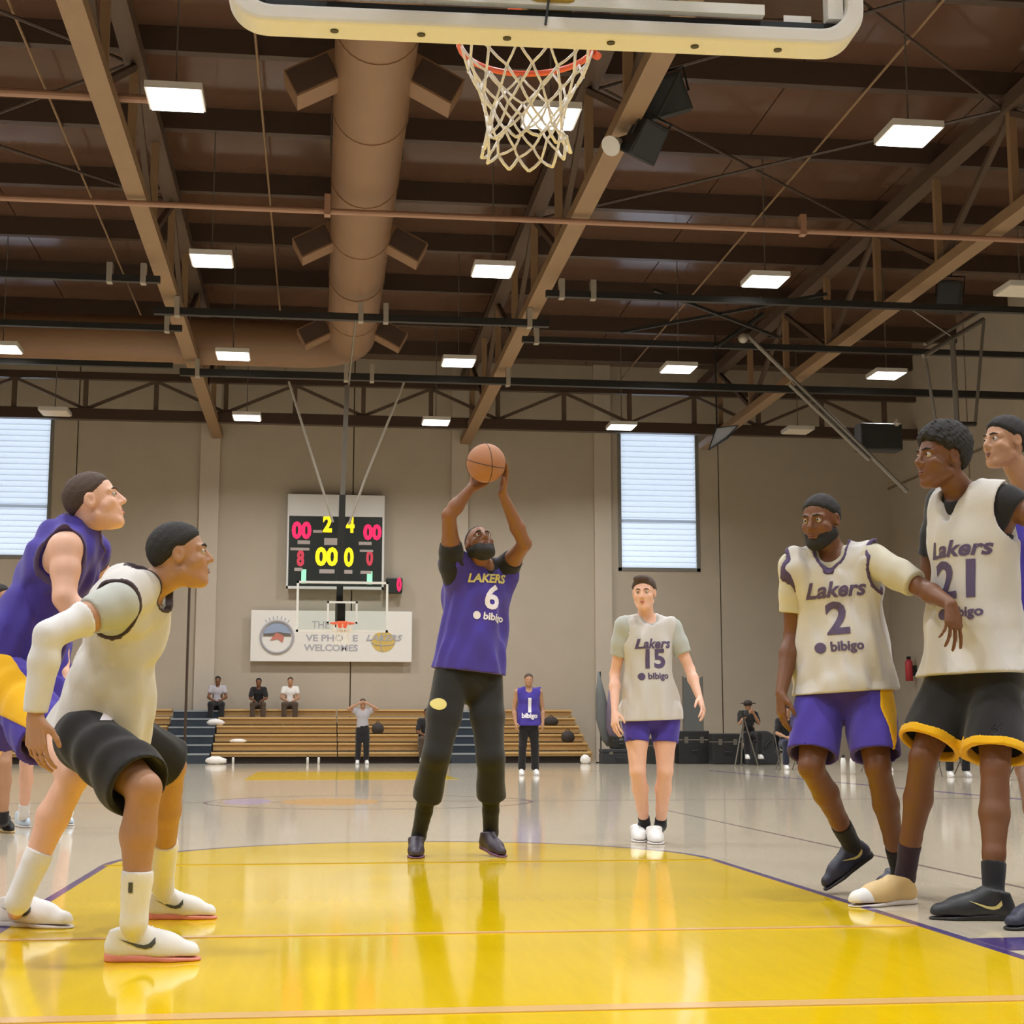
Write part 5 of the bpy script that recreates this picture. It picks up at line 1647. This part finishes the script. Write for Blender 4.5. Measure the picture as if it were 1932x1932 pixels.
j['hand_r'] = dict(d=(.08, -.05, -.97), palm=(.5, .8, 0), curl=(.35, .4, .45, .5), spread=.05)
p = make_person('person', 'crouching player in white over grey with black shorts, left front', j, dict(
    scale=1.0, bulk=.96, head=1.0, skin='skin_tan', hair='hair_black', hair_th=.010, arch=.03,
    tee=dict(mat='tee_grey', to_r=.40, to_l=.6, neck=.060), jersey=dict(mat='jersey_white', arm=.092, neck=.074, dep=.05, skirt=.02, seed=5, trim='trim_dark', fold=.011, hips=False),
    shorts=dict(mat='cloth_black', to=.93, flare=.118), socks=dict(mat='sock_white', to=.62), sleeve_r=dict(mat='sleeve_white', **{'from': .5}, to=.94),
    shoe=dict(mat='shoe_white', sole='sole_pink', high=.105, mark='mark_dark', mark_dir=(0, -1, 0), mark_flip=-1)), res=.007)
f = p['shorts']
decal('shorts_logo', outline_mesh([(-.035, -.014), (.035, -.014), (.04, .012), (-.03, .016)]), f, V((-0.719, 5.500, 0.812)), (1, 0, 0), (0, 0, 1), M['print_white'])
if p.get('sock_r'):
    decal('sock_mark', outline_mesh([(-.007, -.017), (.007, -.017), (.007, .017), (-.007, .017)]), p['sock_r'], V((-0.606, 5.380, 0.249)), (1, 0, 0), (0, 0, 1), M['mark_dark'])

# --- purple jersey leaning forward, left edge
j = dict(hip_r=(-1.256, 6.350, 0.988), hip_l=(-1.254, 6.660, 1.031), sh_r=(-1.011, 6.260, 1.486), sh_l=(-0.978, 6.620, 1.525), neck=(-0.992, 6.460, 1.585),
         head=(-0.924, 6.380, 1.685), face=(.93, .05, .30), el_r=(-0.995, 6.180, 1.280), el_l=(-0.913, 6.750, 1.304), wr_r=(-0.878, 6.200, 1.133), wr_l=(-0.863, 6.600, 1.092),
         kn_r=(-0.896, 5.950, 0.602), kn_l=(-1.438, 6.900, 0.606), an_r=(-1.084, 5.980, 0.144), an_l=(-1.615, 7.100, 0.170))
j['toe_r'] = V((-0.936, 6.341, 0.000)); j['heel_r'] = V((-1.257, 6.483, 0.000))
j['toe_l'] = V((-1.675, 7.930, 0.000)); j['heel_l'] = V((-1.873, 7.828, 0.000))
make_person('person', 'pale player in purple jersey leaning forward, cut by the left edge', j, dict(
    scale=1.0, bulk=1.05, head=1.06, head_up=(-.1, 0, 1), skin='skin_fair', hair='hair_brown', hair_th=.006, brow='hair_brown', lip='lip_pink', arms=1.08,
    jersey=dict(mat='jersey_purple', arm=.092, neck=.074, dep=.05, skirt=.03, seed=8, trim='trim_purple', hips=False),
    shorts=dict(mat='shorts_purple', to=.66, flare=.122, stripe='cloth_gold', stripe_sides='r', stripe_dir=(-.1, -.99, 0), stripe_w=.085), socks=dict(mat='sock_white', to=.60),
    shoe=dict(mat='shoe_white', sole='sole_white', high=.11, mark='mark_dark', mark_dir=(0, -1, 0), mark_flip=-1)), res=.007)
# --- player hidden behind the two on the left
j = dict(hip_r=(-2.268, 13.000, 1.024), hip_l=(-2.134, 13.000, 1.024), sh_r=(-2.337, 13.000, 1.636), sh_l=(-2.108, 13.050, 1.642), neck=(-2.221, 13.000, 1.698),
         head=(-2.210, 12.950, 1.842), face=(.5, -.8, 0), el_r=(-2.332, 13.000, 1.333), el_l=(-2.071, 13.000, 1.335), wr_r=(-2.280, 12.900, 1.115), wr_l=(-2.053, 12.900, 1.073),
         kn_r=(-2.320, 12.900, 0.522), kn_l=(-2.046, 13.000, 0.520), an_r=(-2.359, 13.100, 0.115), an_l=(-2.027, 13.200, 0.108))
feet(j, 'r', V((-2.328, 13.115, 0.000)), V((-2.473, 13.582, 0.000))); feet(j, 'l', V((-2.015, 13.372, 0.000)), V((-2.135, 13.697, 0.000)))
j['heel_r'] = j['toe_r'] + V(-.12, .25, 0); j['heel_l'] = j['toe_l'] + V(-.15, .24, 0)
make_person('person', 'player mostly hidden behind the crouching pair, only legs showing', j, dict(
    scale=.95, skin='skin_fair', hair='hair_brown', fine=False, jersey=dict(mat='jersey_purple', skirt=.08), shorts=dict(mat='shorts_purple', to=.7),
    socks=dict(mat='sock_white', to=.8), shoe=dict(mat='shoe_ice', sole='sole_white')), res=.013)
j = dict(hip_r=(-2.514, 12.400, 1.010), hip_l=(-2.419, 12.400, 1.010), sh_r=(-2.597, 12.400, 1.592), sh_l=(-2.381, 12.400, 1.594), neck=(-2.496, 12.400, 1.651),
         head=(-2.485, 12.350, 1.788), face=(.9, -.4, 0), el_r=(-2.624, 12.400, 1.304), el_l=(-2.346, 12.200, 1.296), wr_r=(-2.551, 12.300, 1.056), wr_l=(-2.335, 12.000, 1.049),
         kn_r=(-2.487, 12.300, 0.534), kn_l=(-2.358, 12.200, 0.535), an_r=(-2.511, 12.400, 0.099), an_l=(-2.366, 12.300, 0.111))
j['toe_l'] = V((-2.323, 12.431, 0.000)); j['heel_l'] = j['toe_l'] + V(-.12, .24, 0); j['toe_r'] = V((-2.493, 12.452, 0.000)); j['heel_r'] = j['toe_r'] + V(-.12, .24, 0)
make_person('person', 'player at the far left edge, one brown leg and black shoe showing', j, dict(
    scale=.95, skin='skin_tan', hair='hair_black', fine=False, jersey=dict(mat='jersey_purple', skirt=.08), shorts=dict(mat='shorts_purple', to=.7),
    socks=dict(mat='sock_black', to=.85), shoe=dict(mat='shoe_black', sole='shoe_gold')), res=.013)

# --- people far away by the wall: same builder, joints from a few measures
def far_person(label, x, y, look, h=1.85, seated=None, face=(0, -1, 0), arms='down', lean=0.0, res=.02, group=None, stride=.0):
    k = h / 1.85
    look.setdefault('fine', False)
    look.setdefault('scale', k * .98)
    j = {}
    hz = (.92 * k) if seated is None else seated + .10
    tz = hz + .53 * k
    for sd, s in (('r', -1), ('l', 1)):
        j['hip_' + sd] = V(x + s * .09 * k, y, hz)
        j['sh_' + sd] = V(x + s * .19 * k, y - lean, tz)
        if seated is None:
            j['kn_' + sd] = V(x + s * (.11 + stride) * k, y - .02, .50 * k)
            j['an_' + sd] = V(x + s * (.12 + stride) * k, y + .03, .085)
            j['toe_' + sd] = V(x + s * (.14 + stride) * k, y - .20, 0); j['heel_' + sd] = V(x + s * (.12 + stride) * k, y + .09, 0)
        else:
            j['kn_' + sd] = V(x + s * .17 * k, y - .46 * k, hz + .03)
            fz = max(0, seated - .46)
            j['an_' + sd] = V(x + s * .16 * k, y - .44 * k, fz + .09)
            j['toe_' + sd] = V(x + s * .18 * k, y - .66 * k, fz); j['heel_' + sd] = V(x + s * .16 * k, y - .37 * k, fz)
        if arms == 'down':
            j['el_' + sd] = V(x + s * .25 * k, y + .03 - lean, tz - .30 * k); j['wr_' + sd] = V(x + s * .24 * k, y - .10 - lean, tz - .54 * k)
        elif arms == 'lap':
            j['el_' + sd] = V(x + s * .26 * k, y - .10 - lean, tz - .29 * k); j['wr_' + sd] = V(x + s * .12 * k, y - .34 - lean, tz - .38 * k)
        elif arms == 'head':
            j['el_' + sd] = V(x + s * .40 * k, y - .12, tz + .05); j['wr_' + sd] = V(x + s * .13 * k, y - .14, tz + .20 * k)
        elif arms == 'hips':
            j['el_' + sd] = V(x + s * .38 * k, y + .05, tz - .26 * k); j['wr_' + sd] = V(x + s * .20 * k, y - .05, tz - .46 * k)
        elif arms == 'camera':
            j['el_' + sd] = V(x + s * .24 * k, y - .12, tz - .22 * k); j['wr_' + sd] = V(x + s * .07 * k, y - .30, tz + .02)
    j['neck'] = V(x, y - lean, tz + .05 * k)
    j['head'] = V(x, y - lean * 1.3 - .03, tz + .21 * k)
    j['face'] = face
    return make_person('person', label, j, look, res=res, group=group)
TY = BF + dep * 5 + .13
TZ_ = .30 + .232 * 5
DJ = dict(socks=dict(mat='sock_white', to=.7), shoe=dict(mat='shoe_white', sole='sole_white'))
far_person('person in pale grey shirt seated on the top bleacher, left of three', X_AT(417, TY), TY, dict(skin='skin_deep', hair='hair_black', tee=dict(mat='tee_lilac', to=.6), pants=dict(mat='cloth_black', to=.9), shoe=DJ['shoe']), h=1.75, seated=TZ_, arms='lap')
far_person('person in black hunched over on the top bleacher, middle of three', X_AT(491, TY), TY, dict(skin='skin_deep', hair='hair_black', tee=dict(mat='cloth_black', to=.9), pants=dict(mat='cloth_brown', to=.9), shoe=DJ['shoe']), h=1.62, seated=TZ_, arms='lap', lean=.12)
far_person('person in white shirt seated on the top bleacher, right of three', X_AT(548, TY), TY, dict(skin='skin_tan', hair='hair_brown', tee=dict(mat='tee_white', to=.6), pants=dict(mat='cloth_brown', to=.9), shoe=DJ['shoe']), h=1.70, seated=TZ_, arms='lap')
far_person('person in grey shirt standing before the bleachers, hands at the face', X_AT(681, 40), 40, dict(skin='skin_tan', hair='hair_brown', tee=dict(mat='tee_lilac', to=.5, hem=.05), pants=dict(mat='cloth_black', to=.95), shoe=DJ['shoe']), h=1.72, arms='head')
p = far_person('player in purple jersey and black tights standing far behind the shooter', X_AT(989, 28.7), 28.7, dict(skin='skin_tan', hair='hair_brown', jersey=dict(mat='jersey_purple', skirt=.06), pants=dict(mat='cloth_black', to=.95, fit=.85), shoe=DJ['shoe']), h=1.96, arms='down', res=.014)
if p.get('jersey'):
    decal('number', text_mesh('1', .36, 0, 0, .012), p['jersey'], p['pel'] + V(0, 0, .30), (1, 0, 0), (0, 0, 1), M['print_white'], lift=.012, seg=.05)
    decal('sponsor_word', text_mesh('bibigo', .12, 0, 0, .006), p['jersey'], p['pel'] + V(0, 0, .12), (1, 0, 0), (0, 0, 1), M['print_white'], lift=.012, seg=.05)
def camera_on_tripod(x, y, z, l):
    g = thing('video_camera', l, 'camera', (x, y, 0))
    part('camera_body', MB().box((x - .09, y - .16, z), (x + .09, y + .14, z + .16)), M['black_plastic'], g, bevel=.02)
    part('lens', MB().tube([(x, y - .30, z + .08), (x, y - .15, z + .08)], .055, 14), M['charcoal'], g)
    for k in range(3):
        a = R(90 + 120 * k)
        part('leg', MB().tube([(x, y, z), (x + .33 * math.cos(a), y + .33 * math.sin(a), .01)], .016, 6), M['grey_steel'], g)
far_person('seated cameraman in black with a dark wide cap', X_AT(1409, 37.6), 37.6, dict(skin='skin_tan', hair='hair_black', tee=dict(mat='cloth_black', to=.9), pants=dict(mat='cloth_black', to=.95), shoe=DJ['shoe']), h=1.85, seated=.62, arms='camera')
cx_, cy_ = X_AT(1409, 37.6), 37.6
stool = thing('folding_stool', 'dark folding stool under the seated cameraman', 'stool', (cx_, cy_, 0))
part('seat', MB().box((cx_ - .22, cy_ - .18, .55), (cx_ + .22, cy_ + .2, .59)), M['charcoal'], stool)
for a, b in ((-1, -1), (1, -1), (-1, 1), (1, 1)):
    part('leg', MB().tube([(cx_ + a * .2, cy_ + b * .16, .55), (cx_ + a * .22, cy_ + b * .2, 0)], .015, 6), M['black_steel'], stool)
cap = thing('cap', 'dark round cap on the seated cameraman', 'cap', (cx_, cy_ - .05, 1.5))
hz_ = .72 + .53 + .21
part('crown', MB().ball((cx_, cy_ - .03, hz_ + .06), .115, 14, 8, (1, 1.1, .75)), M['bag_dark'], cap, smooth=True)
part('brim', MB().tube([(cx_, cy_ - .06, hz_ + .05), (cx_, cy_ - .06, hz_ + .07)], .19, 18), M['bag_dark'], cap)
camera_on_tripod(X_AT(1401, 36.9), 36.9, 1.18, 'black video camera on tripod in front of the seated cameraman')
far_person('person in black jacket with white stripe beside the number two player hand', X_AT(1484, 33), 33, dict(skin='skin_tan', hair='hair_black', tee=dict(mat='cloth_black', to=.9), pants=dict(mat='cloth_navy', to=.95), shoe=DJ['shoe']), h=1.75, seated=.45, arms='lap')
far_person('person in black sitting low far behind the shooter right thigh', X_AT(800, 41.1), 41.25, dict(skin='skin_deep', hair='hair_black', tee=dict(mat='cloth_black', to=.9), pants=dict(mat='cloth_brown', to=.95), shoe=DJ['shoe']), h=1.8, seated=.5, arms='lap')
far_person('person in white shirt seated by the right wall between two dark legs', X_AT(1803, 27), 27, dict(skin='skin_deep', hair='hair_black', tee=dict(mat='tee_white', to=.6, hem=.05), pants=dict(mat='cloth_black', to=.95), shoe=DJ['shoe']), h=1.72, seated=.40, arms='lap', lean=.2)
far_person('person in black seated by the wall behind the purple shorts', X_AT(1655, 31), 31, dict(skin='skin_tan', hair='hair_black', tee=dict(mat='cloth_navy', to=.9), pants=dict(mat='cloth_black', to=.95), shoe=DJ['shoe']), h=1.72, seated=.42, arms='lap')
far_person('person in dark clothes seated by the wall near the right edge', X_AT(1912, 25), 25, dict(skin='skin_tan', hair='hair_black', tee=dict(mat='cloth_black', to=.9), pants=dict(mat='cloth_black', to=.95), shoe=DJ['shoe']), h=1.72, seated=.42, arms='lap')
for px, y, l in ((1484, 33, 'black chair under the person in black jacket'), (1803, 27, 'black chair under the person in white by the right wall'), (1655, 31, 'black chair under the person behind the purple shorts'), (1912, 25, 'black chair near the right edge'), (800, 41.25, 'low black chair behind the shooter right thigh')):
    x = X_AT(px, y if y < 41 else 41.1)
    g = thing('folding_chair', l, 'chair', (x, y, 0), 'folding chairs along the wall')
    part('seat', MB().box((x - .22, y - .22, .36), (x + .22, y + .2, .40)), M['black_plastic'], g)
    part('backrest', MB().box((x - .22, y + .22, .5), (x + .22, y + .25, .82)), M['black_plastic'], g)
    for a in (-1, 1):
        part('leg', MB().tube([(x + a * .21, y + .235, .82), (x + a * .21, y - .2, 0)], .012, 6), M['grey_steel'], g)
        part('leg', MB().tube([(x + a * .19, y - .18, .36), (x + a * .19, y + .24, 0)], .012, 6), M['grey_steel'], g)
